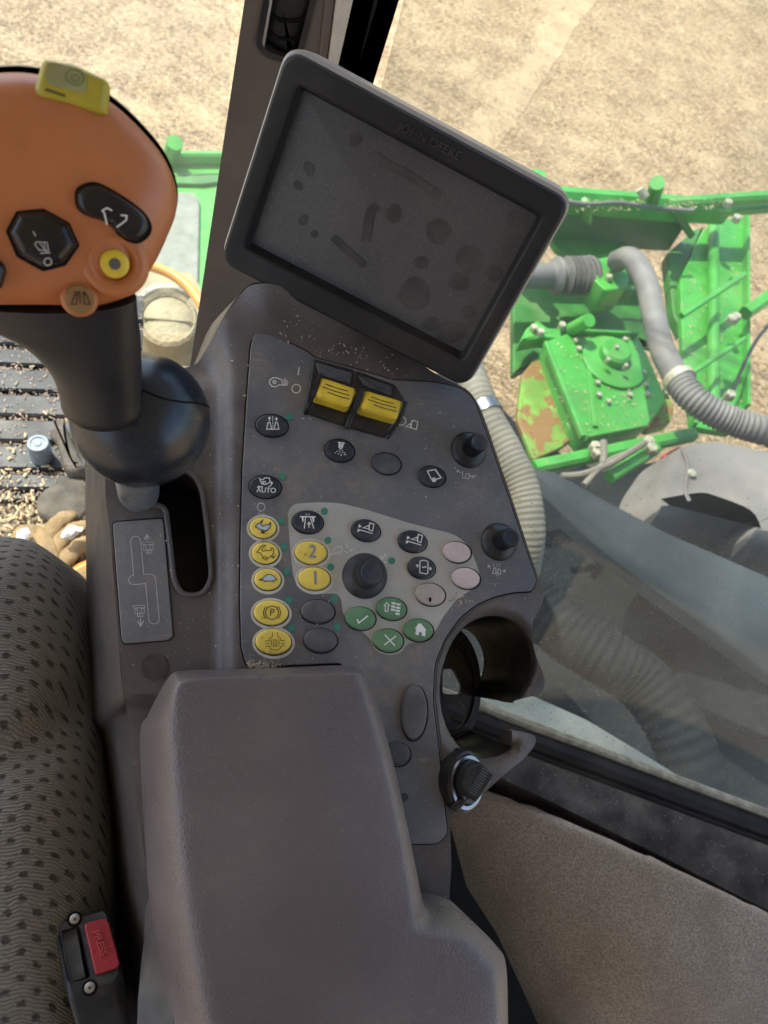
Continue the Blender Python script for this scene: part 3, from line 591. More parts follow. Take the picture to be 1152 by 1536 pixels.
# ---- knobs
for (bx, by, br, gr, lb) in ((703, 675, 30, 15.5, 'black knob nearest the monitor'), (748, 813, 30, 15.5, 'black knob at the right edge of the plate'), (547, 864, 34.5, 20, 'dusty black knob on the pale overlay')):
    u0, v0 = CO.uv(bx, by, .001); pxm = .45 / F * 1.03
    def circ(rad, h, n=72, kn=0): return [CO.p(u0 + (rad + (kn if i % 2 else 0)) * math.cos(2 * math.pi * i / n), v0 + (rad + (kn if i % 2 else 0)) * math.sin(2 * math.pi * i / n), h) for i in range(n)]
    B, Gr = br * pxm, gr * pxm
    m = MB(); m.rings([circ(B, 0), circ(B, .0014), circ(B * .96, .0026), circ(B * .80, .0040), circ(Gr * 1.14, .0058), circ(Gr * 1.0, .0062)])
    kb = m.build('control_knob', M['dial'] if br > 31 else M['blk'], con, 45, lb)
    m = MB(); m.rings([circ(Gr, .004, 72, -.0008), circ(Gr * .97, .019, 72, -.0008), circ(Gr * .93, .0200, 72, -.0002)]); m.build('knurled_grip', M['dial'] if br > 31 else M['blk'], kb, 15)
    m = MB(); m.rings([circ(Gr * .82, .0198), circ(Gr * .80, .0208), circ(Gr * .74, .0212), circ(Gr * .5, .0210)]); m.build('knob_cap', M['navy'], kb)
# ---- cup holder
inner = spl([(766, 1054), (780, 1040), (795, 1005), (793, 970), (775, 938), (745, 924), (712, 930), (684, 955), (666, 995), (660, 1040), (668, 1085), (690, 1120), (720, 1136), (748, 1133), (768, 1120)], 4, False)
outer = rpoly([(768, 1099, 3), (786, 1098, 6), (804, 1104, 6), (803, 1118, 6), (786, 1138), (755, 1163), (728, 1188), (702, 1208, 8), (676, 1221, 3), (669, 1180), (661, 1105), (654, 1050), (656, 1000), (669, 962), (691, 932), (717, 912), (743, 900), (771, 892), (803, 891, 2), (817, 888, 3), (814, 906, 6), (800, 928, 8), (797, 952, 10), (804, 985), (816, 1012, 8), (818, 1030, 8), (806, 1043, 8), (786, 1047), (770, 1052, 3)], 6, 4)
def cut(p):                                                               # rim falls toward the hole
    d = min(math.hypot(p[0] - a, p[1] - b) for a, b in inner)
    return d
rim = outer + [p for p in inner]
m = MB().sheet(CO, rim, lambda x, y: .0004 - .008 * sstep(16, 0, cut((x, y))) - .006 * sstep(740, 815, x) * sstep(880, 940, y), (), 6, skirt=.018)
dwn = -CO.w
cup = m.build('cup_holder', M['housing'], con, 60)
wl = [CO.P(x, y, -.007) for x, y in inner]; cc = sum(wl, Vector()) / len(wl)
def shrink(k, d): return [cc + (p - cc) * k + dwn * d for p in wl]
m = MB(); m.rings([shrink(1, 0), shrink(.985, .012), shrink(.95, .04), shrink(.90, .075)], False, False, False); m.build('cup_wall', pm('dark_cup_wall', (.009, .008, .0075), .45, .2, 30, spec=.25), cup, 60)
# floor of the cup: a spoked disc with three-cornered openings
fu, fv = CO.uv(672, 1030, -.078); FL = Frame(CO.p(fu, fv, -.078), CO.u, CO.v, CO.w)
do = FL.uvs(ell(668, 1031, 54, 95, 0, 48)); hs_ = [FL.uvs(rpoly(h_, 5)) for h_ in ([(664, 1004), (680, 1003), (693, 1030), (690, 1042), (664, 1041)], [(671, 1056), (692, 1054), (701, 1066), (695, 1088), (687, 1094), (675, 1076)], [(640, 1000), (652, 1000), (652, 1040), (630, 1040)])]
pts = [Vector(p) for p in do]; eg = [(i, (i + 1) % 48) for i in range(48)]
for h_ in hs_: k = len(pts); pts += [Vector(p) for p in h_]; eg += [(k + i, k + (i + 1) % len(h_)) for i in range(len(h_))]
V, E, FF, *_ = delaunay_2d_cdt(pts, eg, [], 0, 1e-7); m = MB()
fs = [tuple(f) for f in FF if not any(inside((sum(V[i].x for i in f) / 3, sum(V[i].y for i in f) / 3), h_) for h_ in hs_)]
m.add([FL.p(p.x, p.y) for p in V], fs)
for h_ in hs_: m.rings([[FL.p(a, b, 0) for a, b in h_], [FL.p(a, b, -.004) for a, b in h_]], False, False)
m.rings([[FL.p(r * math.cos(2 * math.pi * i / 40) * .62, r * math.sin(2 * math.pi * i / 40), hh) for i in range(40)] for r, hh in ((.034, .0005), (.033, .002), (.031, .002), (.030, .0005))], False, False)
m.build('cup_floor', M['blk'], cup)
# ---- power socket with its rubber cap
so = CO.P(699, 1173, .002); su = CO.u; sw_ = (CO.w + CO.u * .45 - CO.v * .1).normalized(); sv = sw_.cross(su).normalized(); su = sv.cross(sw_)
SF = Frame(so, su, sv, sw_)
def sc(r, h, n=40): return [SF.p(r * math.cos(2 * math.pi * i / n) * .92, r * math.sin(2 * math.pi * i / n) * 1.1, h) for i in range(n)]
m = MB(); m.rings([sc(.0145, -.01), sc(.0145, .001), sc(.0140, .0022), sc(.0120, .0022), sc(.0112, -.002)], False, False); ps = m.build('power_socket', M['chrome'], con, 40)
m = MB(); m.rings([sc(.0165, -.01), sc(.0160, .0), sc(.0146, .0008)], False, False); m.build('socket_collar', M['blk'], ps)
m = MB(); m.rings([sc(.0108, -.004), sc(.0108, .004), sc(.0100, .0052)]); m.build('socket_plug', M['blk'], ps)
m = MB(); m.puff(CO, rpoly([(690, 1178, 10), (704, 1150, 10), (724, 1143, 6), (743, 1163, 3), (728, 1188, 4), (714, 1204, 4), (702, 1196, 4)], 6), .004, .021, .0014); cp = m.build('rubber_cap', M['blk'], ps)
m = MB()
for i in range(11):
    a = Vector((703, 1187)).lerp(Vector((722, 1152)), i / 10); m.bar(CO.P(a.x, a.y, .0212), CO.P(a.x + 11, a.y + 6, .0212), .0008, .0012, .0002, CO.w)
m.build('cap_ridges', M['slate'], ps)
m = MB(); m.puff(CO, rpoly([(700, 1190), (707, 1197), (686, 1219), (675, 1212)], 3), .004, .008, .001); m.build('cap_strap', M['blk'], ps)
# ================================================================ DISPLAY MONITOR
q4 = [(451, 132), (810, 325), (693, 534), (371, 367)]; lam = (1.0, 1.025, 1.149, 1.124); k0 = .408
Q = [CAMP + ray(*p) * l * k0 for p, l in zip(q4, lam)]
cen = sum(Q, Vector()) / 4
mu = ((Q[1] - Q[0]) + (Q[2] - Q[3])).normalized(); mw = mu.cross(((Q[0] - Q[3]) + (Q[1] - Q[2]))).normalized(); mv = mw.cross(mu)
MF = Frame(cen, mu, mv, mw)                                                  # plane of the recess edge
mon = thing('display_monitor', MF.p(0, -.06, -.03), 'tilted dark touchscreen monitor with a dusty fingermarked screen above the console', 'monitor')
# the depths at the four screen corners come from the true rectangle, so the outline is measured in the plane itself
oc = MF.uvs([(428, 75), (859, 300), (703, 580), (325, 399)], .004)
def rect(u0, v0, u1, v1, r, n=6): return rpoly([(u0, v0, r), (u1, v0, r), (u1, v1, r), (u0, v1, r)], r, n)
uL, uR = (oc[0][0] + oc[3][0]) / 2, (oc[1][0] + oc[2][0]) / 2; vT, vB = (oc[0][1] + oc[1][1]) / 2, (oc[2][1] + oc[3][1]) / 2
ic = MF.uvs(q4); iL, iR = (ic[0][0] + ic[3][0]) / 2, (ic[1][0] + ic[2][0]) / 2; iT, iB = (ic[0][1] + ic[1][1]) / 2, (ic[2][1] + ic[3][1]) / 2
def rl(o, h): return [MF.p(a, b, h) for a, b in o]
RO = lambda d, r: rect(uL + d, vB + d, uR - d, vT - d, r); RI = lambda d, r: rect(iL + d, iB + d, iR - d, iT - d, r)
m = MB(); m.rings([rl(RO(.0, .010), -.012), rl(RO(.0, .010), .0005), rl(RO(.0008, .0094), .0030), rl(RO(.0022, .0088), .0040), rl(RO(.005, .0075), .0041), rl(RI(-.0026, .005), .0036), rl(RI(-.0014, .004), .0028), rl(RI(.0004, .0028), -.0034), rl(RI(.0010, .0022), -.0042)], False, False); bez = m.build('bezel', M['bezel'], mon, 22)
m = MB(); m.rings([rl(RO(.014, .012), -.040), [MF.p(a, b + .001, -.036) for a, b in RO(.005, .012)], [MF.p(a, b + .0012, -.022) for a, b in RO(.0005, .0112)], [MF.p(a, b + .0012, -.006) for a, b in RO(-.0010, .0122)], [MF.p(a, b + .0010, -.0012) for a, b in RO(-.0010, .0112)], rl(RO(.0004, .010), .0002)], True, False); m.build('back_shell', M['shell'], mon, 50)
def screenmat():
    m, t, out = nt('dusty_screen'); b = N(t, 'ShaderNodeBsdfPrincipled'); L(t, b.outputs[0], out.inputs[0]); tc = N(t, 'ShaderNodeTexCoord').outputs['Object']
    n = N(t, 'ShaderNodeTexNoise'); n.inputs['Scale'].default_value = 14; n.inputs['Detail'].default_value = 6; L(t, tc, n.inputs['Vector'])
    n2 = N(t, 'ShaderNodeTexNoise'); n2.inputs['Scale'].default_value = 900; n2.inputs['Detail'].default_value = 2; L(t, tc, n2.inputs['Vector'])
    c = mixc(t, ramp(t, n.outputs['Fac'], .3, .7), (.064, .064, .070), (.086, .083, .088))
    c = mixc(t, ramp(t, n2.outputs['Fac'], .52, .78, 0, .35), c, (.2, .19, .18))
    v = N(t, 'ShaderNodeTexVoronoi'); v.inputs['Scale'].default_value = 330; L(t, tc, v.inputs['Vector']); sp = N(t, 'ShaderNodeSeparateColor'); L(t, v.outputs['Color'], sp.inputs[0])
    f = math_(t, 'MULTIPLY', math_(t, 'LESS_THAN', v.outputs['Distance'], .12), math_(t, 'GREATER_THAN', sp.outputs[0], .6))
    c = mixc(t, math_(t, 'MULTIPLY', f, .25), c, (.3, .29, .28))
    L(t, c, b.inputs['Base Color']); b.inputs['Roughness'].default_value = .42; b.inputs['Specular IOR Level'].default_value = .3; return m
m = MB(); m.rings([rl(RI(-.001, .003), -.0043), rl(RI(.0, .003), -.0040)], True, True); sn = m.build('screen', screenmat(), mon)
SMG = pm('finger_smudge', (.050, .049, .052), .36, .25, 60, dust=.12, ds=70, speck=.4, sps=330)
m = MB(); Z2 = lambda p: zm(300, 0, 1.986, p); hs = -.00385
def blob(cx, cy, rx, ry, rot=0):
    p = ell(*Z2([(cx, cy)])[0], rx / 1.986, ry / 1.986, rot, 30)
    ph = R_.random() * 6; c0 = Z2([(cx, cy)])[0]
    m.poly(MF, [(c0[0] + (x - c0[0]) * (1 + .07 * math.sin(3 * i / 30 * 6.28 + ph)), c0[1] + (y - c0[1]) * (1 + .06 * math.sin(2 * i / 30 * 6.28 + ph * 2))) for i, (x, y) in enumerate(p)], hs + len(m.f) * .00001)
for a in ((578, 636, 24, 28), (710, 690, 38, 38), (802, 775, 38, 46), (772, 838, 32, 28), (640, 875, 46, 48), (660, 782, 22, 20), (308, 655, 14, 18, 30), (292, 553, 16, 13, 40), (325, 503, 16, 22, -20), (462, 415, 20, 22), (690, 965, 28, 22), (340, 697, 10, 12), (940, 660, 26, 36), (878, 815, 24, 24), (745, 990, 46, 34), (800, 930, 22, 20)): blob(*a)
m.stroke(MF, spl(Z2([(515, 458), (560, 490), (620, 520), (680, 560), (710, 585)]), 6, False), 12, hs + .0003)
m.stroke(MF, spl(Z2([(528, 612), (508, 630), (500, 670), (492, 720)]), 6, False), 13, hs + .00032)
m.stroke(MF, spl(Z2([(395, 705), (430, 740), (470, 775), (488, 790)]), 6, False), 11, hs + .00034)
m.build('finger_smudges', SMG, sn)
m = MB(); m.text(MF, 'JOHN DEERE', 644.5, 212, 18.5, 27, .0036, .0011, sx=.98, bold=.008); m.build('raised_lettering', pm('highlit_lettering', (.034, .035, .039), .4, .15, 40, dust=.15, ds=90), mon, 30)  # lighter letter colour stands in for the highlight on the embossing
m = MB(); m.tube([MF.p(-.005, vB + .05, -.045), MF.p(-.005, vB + .02, -.07), CO.P(560, 500, -.03)], .018, 16); m.build('mount_neck', M['blk'], mon)

# ================================================================ JOYSTICK
JF = facing(110, 300, .272); DJ = .272
js = thing('control_lever', CO.P(215, 740, -.05), 'orange topped joystick lever with a black grip and navy ball rest', 'joystick')
hd = spl([(-150, 160), (-90, 118), (0, 104), (60, 107), (120, 122), (175, 155), (222, 200), (252, 240), (268, 282), (268, 318), (256, 352), (236, 395), (212, 430), (190, 450), (166, 459), (150, 463), (122, 464), (96, 462), (60, 461), (0, 461), (-70, 460), (-130, 440), (-175, 360), (-180, 250)], 5)
hu = JF.uvs(hd, 0)
if area(hu) < 0: hu = hu[::-1]
def hr(d, h): return [JF.p(a, b, h) for a, b in inset(hu, d)]
cxh = sum(a for a, b in hu) / len(hu); cyh = sum(b for a, b in hu) / len(hu)
def hsc(k, h, d=.012): return [JF.p(cxh + (a - cxh) * k, cyh + (b - cyh) * k, h) for a, b in inset(hu, d)]
m = MB(); m.rings([hr(.001, -.014), hr(0, -.008), hr(.0006, -.003), hr(.0022, .002), hr(.005, .0058), hr(.009, .0084), hsc(.94, .0098), hsc(.8, .0108), hsc(.55, .0112), hsc(.25, .0113)]); head = m.build('orange_head', M['orange'], js, 60)
def hz(x, y): return .0113
rear = [JF.p(a + .0002, b + .0022, 0) for a, b in hu]
m = MB(); m.rings([[JF.p(cxh + (a - cxh) * k, cyh + (b - cyh) * k + sh, h) for a, b in hu] for k, h, sh in ((1.0, -.006, .0016), (1.012, -.012, .0022), (1.0, -.03, .003), (.85, -.045, .002), (.5, -.052, 0))], False, True); m.build('rear_shell', pm('violet_black_plastic', (.075, .062, .072), .5, .1), js, 60)
# grip below the head
gr = [(40, 440, .296, 165, 30), (72, 470, .302, 135, 34), (112, 500, .310, 99, 36), (133, 530, .318, 79, 36), (145, 560, .326, 68, 34), (150, 590, .333, 62, 32), (152, 612, .338, 60, 30), (153, 622, .345, 52, 26)]
rr = []
for cx, cy, d, hw, vh in [tuple(q) for q in spl(gr, 5, False)]:
    rr.append([CAMP + ray(x, y) * (d - .010 * ((cy - y) / vh) * -1) for x, y in ell(cx, cy, hw, vh, 2, 40)])
m = MB(); m.rings(rr); m.build('grip', M['grip'], js, 60)
bc = CAMP + ray(212, 630) * .372
wv = (CAMP - bc).normalized(); uu = wv.orthogonal().normalized(); AX = Matrix((uu, wv.cross(uu), wv)).transposed()
br_ = 103 / F * .372 * .985
m = MB(); m.ball(bc, br_, 24, (1, 1, 1), AX); pb = m.build('palm_rest', M['palm'], js, 60)
bd = CAMP + ray(212, 630) * .372
def onball(px, py, e=1.003):
    r = ray(px, py).normalized(); oc_ = CAMP - bc; b_ = r.dot(oc_); c_ = oc_.dot(oc_) - (br_ * e) ** 2; dsc = max(b_ * b_ - c_, 0)
    return CAMP + r * (-b_ - math.sqrt(dsc))
m = MB(); m.tube([onball(x, y, 1.0) for x, y in spl([(213, 584), (230, 592), (250, 599), (275, 603), (300, 605), (313, 610)], 5, False)], .0005, 6); m.build('seam', M['gap'], pb)
m = MB(); m.tube([CAMP + ray(204, 700) * .385, CAMP + ray(208, 738) * .43, CAMP + ray(206, 742) * .50], .0112, 20); m.build('stalk', pm('grey_stalk', (.13, .145, .16), .35, .2, 60, dust=.4, ds=50, stain=((.03, .03, .03), 60, .55, .65, .7)), js)
# controls on the head (heights above the head's own plane)
ZJ = lambda p: zm(0, 240, 4.114, p); hh = .0112
def jring(o, mat, name, h1, r, par=js, h0=.004): return MB().puff(JF, o, h0, h1, r, h1, 5, cen=True).build(name, mat, par, 50)
kid = spl(ZJ([(455, 210), (480, 160), (560, 130), (640, 150), (760, 220), (880, 310), (935, 390), (930, 460), (870, 512), (800, 512), (735, 470), (690, 415), (620, 375), (540, 350), (470, 300)]), 5)
jring(inset(kid, 0) if 0 else kid, M['gap'], 'rocker_surround', .0116, .001)
kd = jring([((x - 171) * .93 + 171, (y - 320) * .90 + 320) for x, y in kid], M['blkgloss'], 'thumb_rocker', .0150, .0034)
oct_ = rpoly(ZJ([(95, 310), (270, 292), (435, 385), (498, 530), (405, 655), (265, 690), (100, 600), (28, 440)]), 3)
jring(oct_, M['gap'], 'switch_surround', .0116, .001)
oc2 = jring([((x - 63) * .92 + 63, (y - 361) * .91 + 361) for x, y in oct_], M['blkgloss'], 'eight_sided_switch', .0158, .0046)
jring(rpoly(ZJ([(-180, 640), (-60, 590), (20, 640), (38, 690), (10, 790), (-60, 830), (-180, 800)]), 3), M['blkgloss'], 'side_switch', .0140, .003)
m = MB(); k = Frame(JF.o, JF.u, JF.v, JF.w)
m.stroke(JF, ZJ([(660, 400), (645, 330), (632, 312), (660, 296), (692, 312)]), 2.2, .0153); m.stroke(JF, ZJ([(720, 415), (778, 372), (782, 344), (745, 340)]), 2.2, .0153); m.build('rocker_mark', M['whitep'], kd)
m = MB(); m.stroke(JF, ZJ([(205, 440), (220, 470)]), 1.6, .0161); c_ = ell(*ZJ([(295, 628)])[0], 5.5, 5.5, 0, 20); m.stroke(JF, c_, 1.8, .0161, True)
m.stroke(JF, ZJ([(215, 520), (225, 505), (290, 510), (300, 560), (240, 555), (215, 520)]), 1.4, .0161); m.stroke(JF, ZJ([(245, 515), (275, 550)]), 1.4, .0161); m.stroke(JF, ZJ([(248, 575), (312, 572)]), 1.6, .0161); m.stroke(JF, ZJ([(270, 508), (285, 570)]), 1.2, .0161); m.build('switch_mark', M['dim'], oc2)
cu_ = JF.uv(*ZJ([(708, 640)])[0], .011)
def jc(r, h, n=40, ex=1.0, c=cu_): return [JF.p(c[0] + r * ex * math.cos(2 * math.pi * i / n), c[1] + r * math.sin(2 * math.pi * i / n), h) for i in range(n)]
m = MB(); m.rings([jc(.0122, .0080), jc(.0112, .0100), jc(.0100, .0110), jc(.0088, .0113), jc(.0074, .0108), jc(.0060, .0092)], False, False); m.build('button_cup', M['orange'], head, 70)
m = MB(); m.rings([jc(.0050, .008), jc(.0050, .0112), jc(.0044, .0120), jc(.003, .0122)]); yb = m.build('thumb_button', M['caution'], js, 50)
m = MB(); m.rings([jc(.0020, .0118), jc(.0020, .01235)]); m.build('button_core', M['grey'], yb)
cl = JF.uv(*ZJ([(490, 858)])[0], .008)
m = MB(); m.rings([jc(.0066, -.006, c=cl), jc(.0066, .0060, c=cl), jc(.0062, .0080, c=cl), jc(.0054, .0093, c=cl)]); m.build('badge_boss', M['orange'], head, 70)
m = MB(); m.rings([jc(.0052, .004, c=cl), jc(.0052, .0098, c=cl), jc(.0048, .0103, c=cl)]); lb = m.build('round_badge', pm('tan_badge', (.30, .16, .06), .5, .15, 90), js, 50)
m = MB()
for st in ([(440, 890), (460, 835), (478, 835), (470, 890), (440, 890)], [(520, 890), (516, 830), (535, 835), (556, 890), (520, 890)], [(495, 890), (492, 815)], [(470, 838), (492, 808)], [(455, 828), (466, 812), (478, 824)], [(510, 830), (520, 812), (530, 826)]):
    m.stroke(JF, ZJ(st), 1.7, .0105)
m.build('badge_mark', M['black'], lb)
# yellow two-level button across the top edge
yb_ = rpoly([(64, 88, 8), (110, 96, 10), (158, 118, 8), (166, 128, 6), (162, 172, 5), (148, 172, 6), (100, 158), (56, 146, 6), (51, 135, 5)], 6)
YT = pm('soft_yellow_plastic', (.40, .33, .035), .38, .1, 60)
tb = MB().puff(JF, yb_, -.012, .0095, .0034, .0075, 6, cen=True).build('top_button', YT, js, 60)
ZY = lambda p: zm(40, 80, 7.68, p)
MB().poly(JF, rpoly(ZY([(235, 85, 20), (700, 200, 20), (690, 470, 10), (200, 350, 20)]), 10), .00965).build('worn_label', pm('worn_label', (.30, .30, .13), .5, .15, 80), tb)
m = MB(); c_ = ell(*ZY([(555, 275)])[0], 14, 11, 20, 30); m.stroke(JF, c_, 2.0, .00985, True); c_ = ell(*ZY([(560, 285)])[0], 6, 5, 20, 20); m.stroke(JF, c_, 1.8, .00985, True); m.build('label_mark', pm('olive_print', (.15, .16, .07), .6), tb)
m = MB(); m.stroke(JF, ZY([(215, 415), (300, 440), (380, 470), (445, 492)]), 4.2, .0098); m.build('button_print', pm('brown_print', (.10, .075, .02), .6), tb)

# ================================================================ ARMREST
PR = [((253, 1016, .030), (268, 1036)), ((275, 1008, .036), (284, 1024)), ((330, 1006, .038), (340, 1019)), ((400, 1004, .038), (402, 1018)), ((470, 1002, .038), (468, 1015)), ((524, 999, .038), (518, 1013)), ((543, 1004, .038), (533, 1020)), ((552, 1016, .038), (538, 1034)), ((562, 1045, .038), (546, 1060)), ((573, 1081, .038), (556, 1092)), ((598, 1177, .038), (580, 1182)), ((623, 1297, .038), (603, 1304)), ((634, 1352, .038), (612, 1372)), ((643, 1366, .034), (620, 1402)), ((673, 1367, .032), (660, 1412)), ((708, 1383, .034), (692, 1420)), ((744, 1418, .034), (720, 1448)), ((759, 1447, .034), (734, 1476)), ((762, 1536, .034), (738, 1545)), ((762, 1640, .034), (738, 1640)), ((300, 1640, 0), (360, 1640)), ((262, 1536, 0), (326, 1536)), ((238, 1440, 0), (308, 1440)), ((224, 1348, 0), (291, 1340)), ((215, 1220, 0), (276, 1205)), ((210, 1103, 0), (268, 1095)), ((222, 1072, .008), (267, 1062))]
AH = .050
Bq = [CO.uv(*b) + (b[2],) for b, t in PR]; Tq = [CO.uv(*t, AH) for b, t in PR]
Bq = spl(Bq, 6); Tq = spl(Tq, 6); rr = [[CO.p(b[0], b[1], min(b[2], .02) - .03) for b in Bq]]
for i in range(9):
    a = math.pi / 2 * i / 8; c, s_ = math.cos(a), math.sin(a)
    k = i / 8; wb, we, wt = (1 - k) ** 2, 2 * k * (1 - k), k * k; EF = .46
    rr.append([CO.p(t[0] + (b[0] - t[0]) * (wb + we * EF), t[1] + (b[1] - t[1]) * (wb + we * EF), b[2] * wb + AH * (we + wt)) for b, t in zip(Bq, Tq)])
tc_ = [sum(t[0] for t in Tq) / len(Tq), sum(t[1] for t in Tq) / len(Tq)]
ti = inset(Tq if area(Tq) > 0 else Tq[::-1], .004)
if area(Tq) < 0: ti = ti[::-1]
rr.append([CO.p(a, b, AH + .0006) for a, b in ti])
m = MB(); m.rings(rr); arm = m.build('armrest', M['armrest'], None, 80, 'wide purple grey padded vinyl armrest in front of the button console', 'armrest')

# ================================================================ SEAT
st = thing('driver_seat', CO.P(40, 1300, -.25), 'operator seat in worn grey knitted fabric at the left', 'seat')
def cushion(out, hb, ht, rad, name, mat):
    q = CO.uvs(out, hb + (ht - hb) * .4); q = [(a, b) for a, b in q]
    def hf(a, b):
        t = min(1, seg_d(a, b, q) / rad); return hb + (ht - hb) * math.sqrt(max(0, 1 - (1 - t) ** 2)) - .007 * math.exp(-(seg_d(a, b, crease, False) / .016) ** 2)
    return MB().pad(CO, q, hf,   .14, .0085).build(name, mat, st, 80)
crease = CO.uvs(spl([(-240, 1190), (-100, 1165), (0, 1142), (60, 1112), (110, 1070), (150, 1040)], 5, False), -.07)
cushion(spl([(-230, 830), (-160, 806), (-60, 798), (20, 800), (66, 822), (98, 866), (120, 930), (131, 1000), (138, 1060), (148, 1140), (158, 1220), (163, 1300), (160, 1400), (150, 1500), (130, 1640), (-230, 1640)], 4), -.10, -.046, .06, 'seat_cushion', M['knit'])
m = MB(); q = CO.uvs([(-230, 880), (100, 880), (160, 1060), (210, 1300), (240, 1660), (-230, 1660)], -.16); m.rings([[CO.p(a, b, -.165) for a, b in q], [Vector((CO.p(a, b, -.165).x, CO.p(a, b, -.165).y, 2.0)) for a, b in q]]); m.build('seat_base', M['blk'], st)
# ================================================================ BELT BUCKLE
BK = facing(130, 1430, .435)
bw = (BK.w + Vector((.10, .25, .1))).normalized(); BK = Frame(BK.o, (BK.u - bw * BK.u.dot(bw)).normalized(), bw.cross((BK.u - bw * BK.u.dot(bw)).normalized()), bw)
bk = thing('belt_buckle', BK.p(0, 0, -.09), 'black seat belt buckle with a red button between the seat and armrest', 'buckle')
bo = rpoly([(84, 1386, 10), (100, 1376, 6), (157, 1361, 6), (164, 1370, 5), (184, 1458, 5), (172, 1478, 8), (110, 1497, 8), (101, 1490, 5)], 6)
slot_ = rpoly(zm(60, 1340, 4.43, [(116, 256, 10), (268, 210, 8), (340, 560, 8), (186, 600, 8)]), 2)
q = BK.uvs(bo, 0)
if area(q) < 0: q = q[::-1]
m = MB(); sl = BK.uvs(slot_, 0)
m.rings([[BK.p(a + d * .35, b - d, -d * 1.0) for a, b in inset(q, i_)] for d, i_ in ((.16, .004), (.03, .002), (.004, 0), (.0015, .0004))] + [[BK.p(a, b, 0) for a, b in inset(q, .0018)]], True, False)
# top plate with the slot left open
class Flat: pass
o2 = inset(q, .0018)
pts = [Vector(p) for p in o2] + [Vector(p) for p in sl]; n1, n2 = len(o2), len(sl)
V, E, FF, *_ = delaunay_2d_cdt(pts, [(i, (i + 1) % n1) for i in range(n1)] + [(n1 + i, n1 + (i + 1) % n2) for i in range(n2)], [], 0, 1e-7)
fs = [tuple(f) for f in FF if inside((sum(V[i].x for i in f) / 3, sum(V[i].y for i in f) / 3), o2) and not inside((sum(V[i].x for i in f) / 3, sum(V[i].y for i in f) / 3), sl)]
m.add([BK.p(p.x, p.y, 0) for p in V], fs)
m.rings([[BK.p(a, b, 0) for a, b in sl], [BK.p(a, b, -.02) for a, b in sl]], False, True)
bb = m.build('buckle_body', M['dial'], bk, 40, recalc=True)
m = MB(); m.poly(BK, zm(60, 1340, 4.43, [(118, 256), (240, 228), (300, 556), (190, 596)]), -.004); m.build('slot_tongue_guide', M['slate'], bk)
m = MB(); m.puff(BK, rpoly(zm(60, 1340, 4.43, [(292, 200, 6), (448, 158, 12), (538, 488, 10), (372, 542, 6)]), 2), -.004, .0018, .0008); rb = m.build('release_button', M['red'], bk, 40)
m = MB(); m.text(BK, 'PRESS', 149.5, 1415, 15, 71, .00175, .0012, sx=1.05, bold=.01); m.build('embossed_word', pm('red_lettering', (.50, .085, .085), .3, .05), rb, 30)
for x, y in ((230, 172), (330, 628)):
    px, py = 60 + x / 4.43, 1340 + y / 4.43; s0 = BK.uv(px, py, 0)
    cr = lambda r, h: [BK.p(s0[0] + r * math.cos(i * .3142), s0[1] + r * math.sin(i * .3142), h) for i in range(20)]
    m = MB(); m.rings([cr(.0042, .0002), cr(.0036, .0003)], False, True); m.build('screw_recess', M['gap'], bk)
    m = MB(); m.rings([cr(.0029, .0003), cr(.0027, .0011), cr(.0018, .0014)]); sc_ = m.build('screw', M['steel'], bk)
    m = MB(); m.stroke(BK, [(px - 2.4, py - 2), (px + 2.4, py + 2)], 1.3, .00155); m.stroke(BK, [(px - 2, py + 2.4), (px + 2, py - 2.4)], 1.3, .0016); m.build('cross_slot', M['gap'], sc_)
# grey folded strap between buckle and armrest
ps_ = [[(228, 1345), (222, 1352), (218, 1365)], [(233, 1380), (224, 1390), (216, 1410)], [(240, 1430), (226, 1440), (211, 1452)], [(250, 1490), (232, 1500), (207, 1500)], [(262, 1540), (240, 1550), (205, 1550)], [(280, 1640), (250, 1640), (205, 1640)]]
m = MB(); rr = []
for k, row in enumerate(ps_):
    f_ = [CO.P(x, y, -.026 - .006 * j) for j, (x, y) in enumerate(row)]
    rr.append(f_ + [p - CO.w * .002 for p in f_[::-1]])
m.rings(rr, True, True); m.build('webbing_strap', pm('grey_webbing', (.068, .062, .058), .4, .3, 40, dust=.3, ds=12, scratch=.5), None, 50, 'grey folded strap hanging beside the armrest by the red buckle', 'strap')
# ================================================================ CAB: pillar, glass, rail, carpet, floor
CABIN = pm('brown_trim_plastic', (.112, .091, .078), .55, .12, 12, dust=.22, ds=8, bump=.3, bs=1200)
PLG = pm('pebbled_grey_plastic', (.52, .47, .41), .6, .1, 40, dust=.2, ds=12, bump=.9, bs=700)
RUB = pm('black_rubber_seal', (.022, .021, .021), .5, .2, 12, spec=.08, dust=.12, ds=9, bump=.15, bs=900)
PF = Frame(Vector((.05, .55, 2.6)), Vector((1, 0, 0)), Vector((0, -.0, 1)), Vector((0, -1, 0)))
VT, VB = 1.0, -.6
def pcol(l0, l1, r0, r1, VB=-.6):
    """quad in the pillar plane from the photo lines l0-l1 and r0-r1, run on up to the roof and down to the floor"""
    o = []
    for (a, b), vs in (((l0, l1), (VB, VT)), ((r0, r1), (VT, VB))):
        A, B = PF.uv(*a), PF.uv(*b); k = (B[0] - A[0]) / (B[1] - A[1])
        for v in vs: o.append((A[0] + k * (v - A[1]), v))
    return o
pil = thing('cab_pillar', Vector((.05, .55, 2.0)), 'brown plastic cab corner pillar with an air vent behind the monitor', 'pillar')
tr = pcol((288, 530), (367, 0), (430, 530), (487, 0))
ventp = rpoly([(383, -300, 0), (395, 0), (383, 66, 10), (398, 84, 8), (440, 96, 6), (452, 84, 6), (474, 0), (530, -300, 0)], 6)
vq = PF.uvs(ventp)
m = MB()
n1, n2 = len(tr), len(vq); pts = [Vector(p) for p in tr] + [Vector(p) for p in vq]
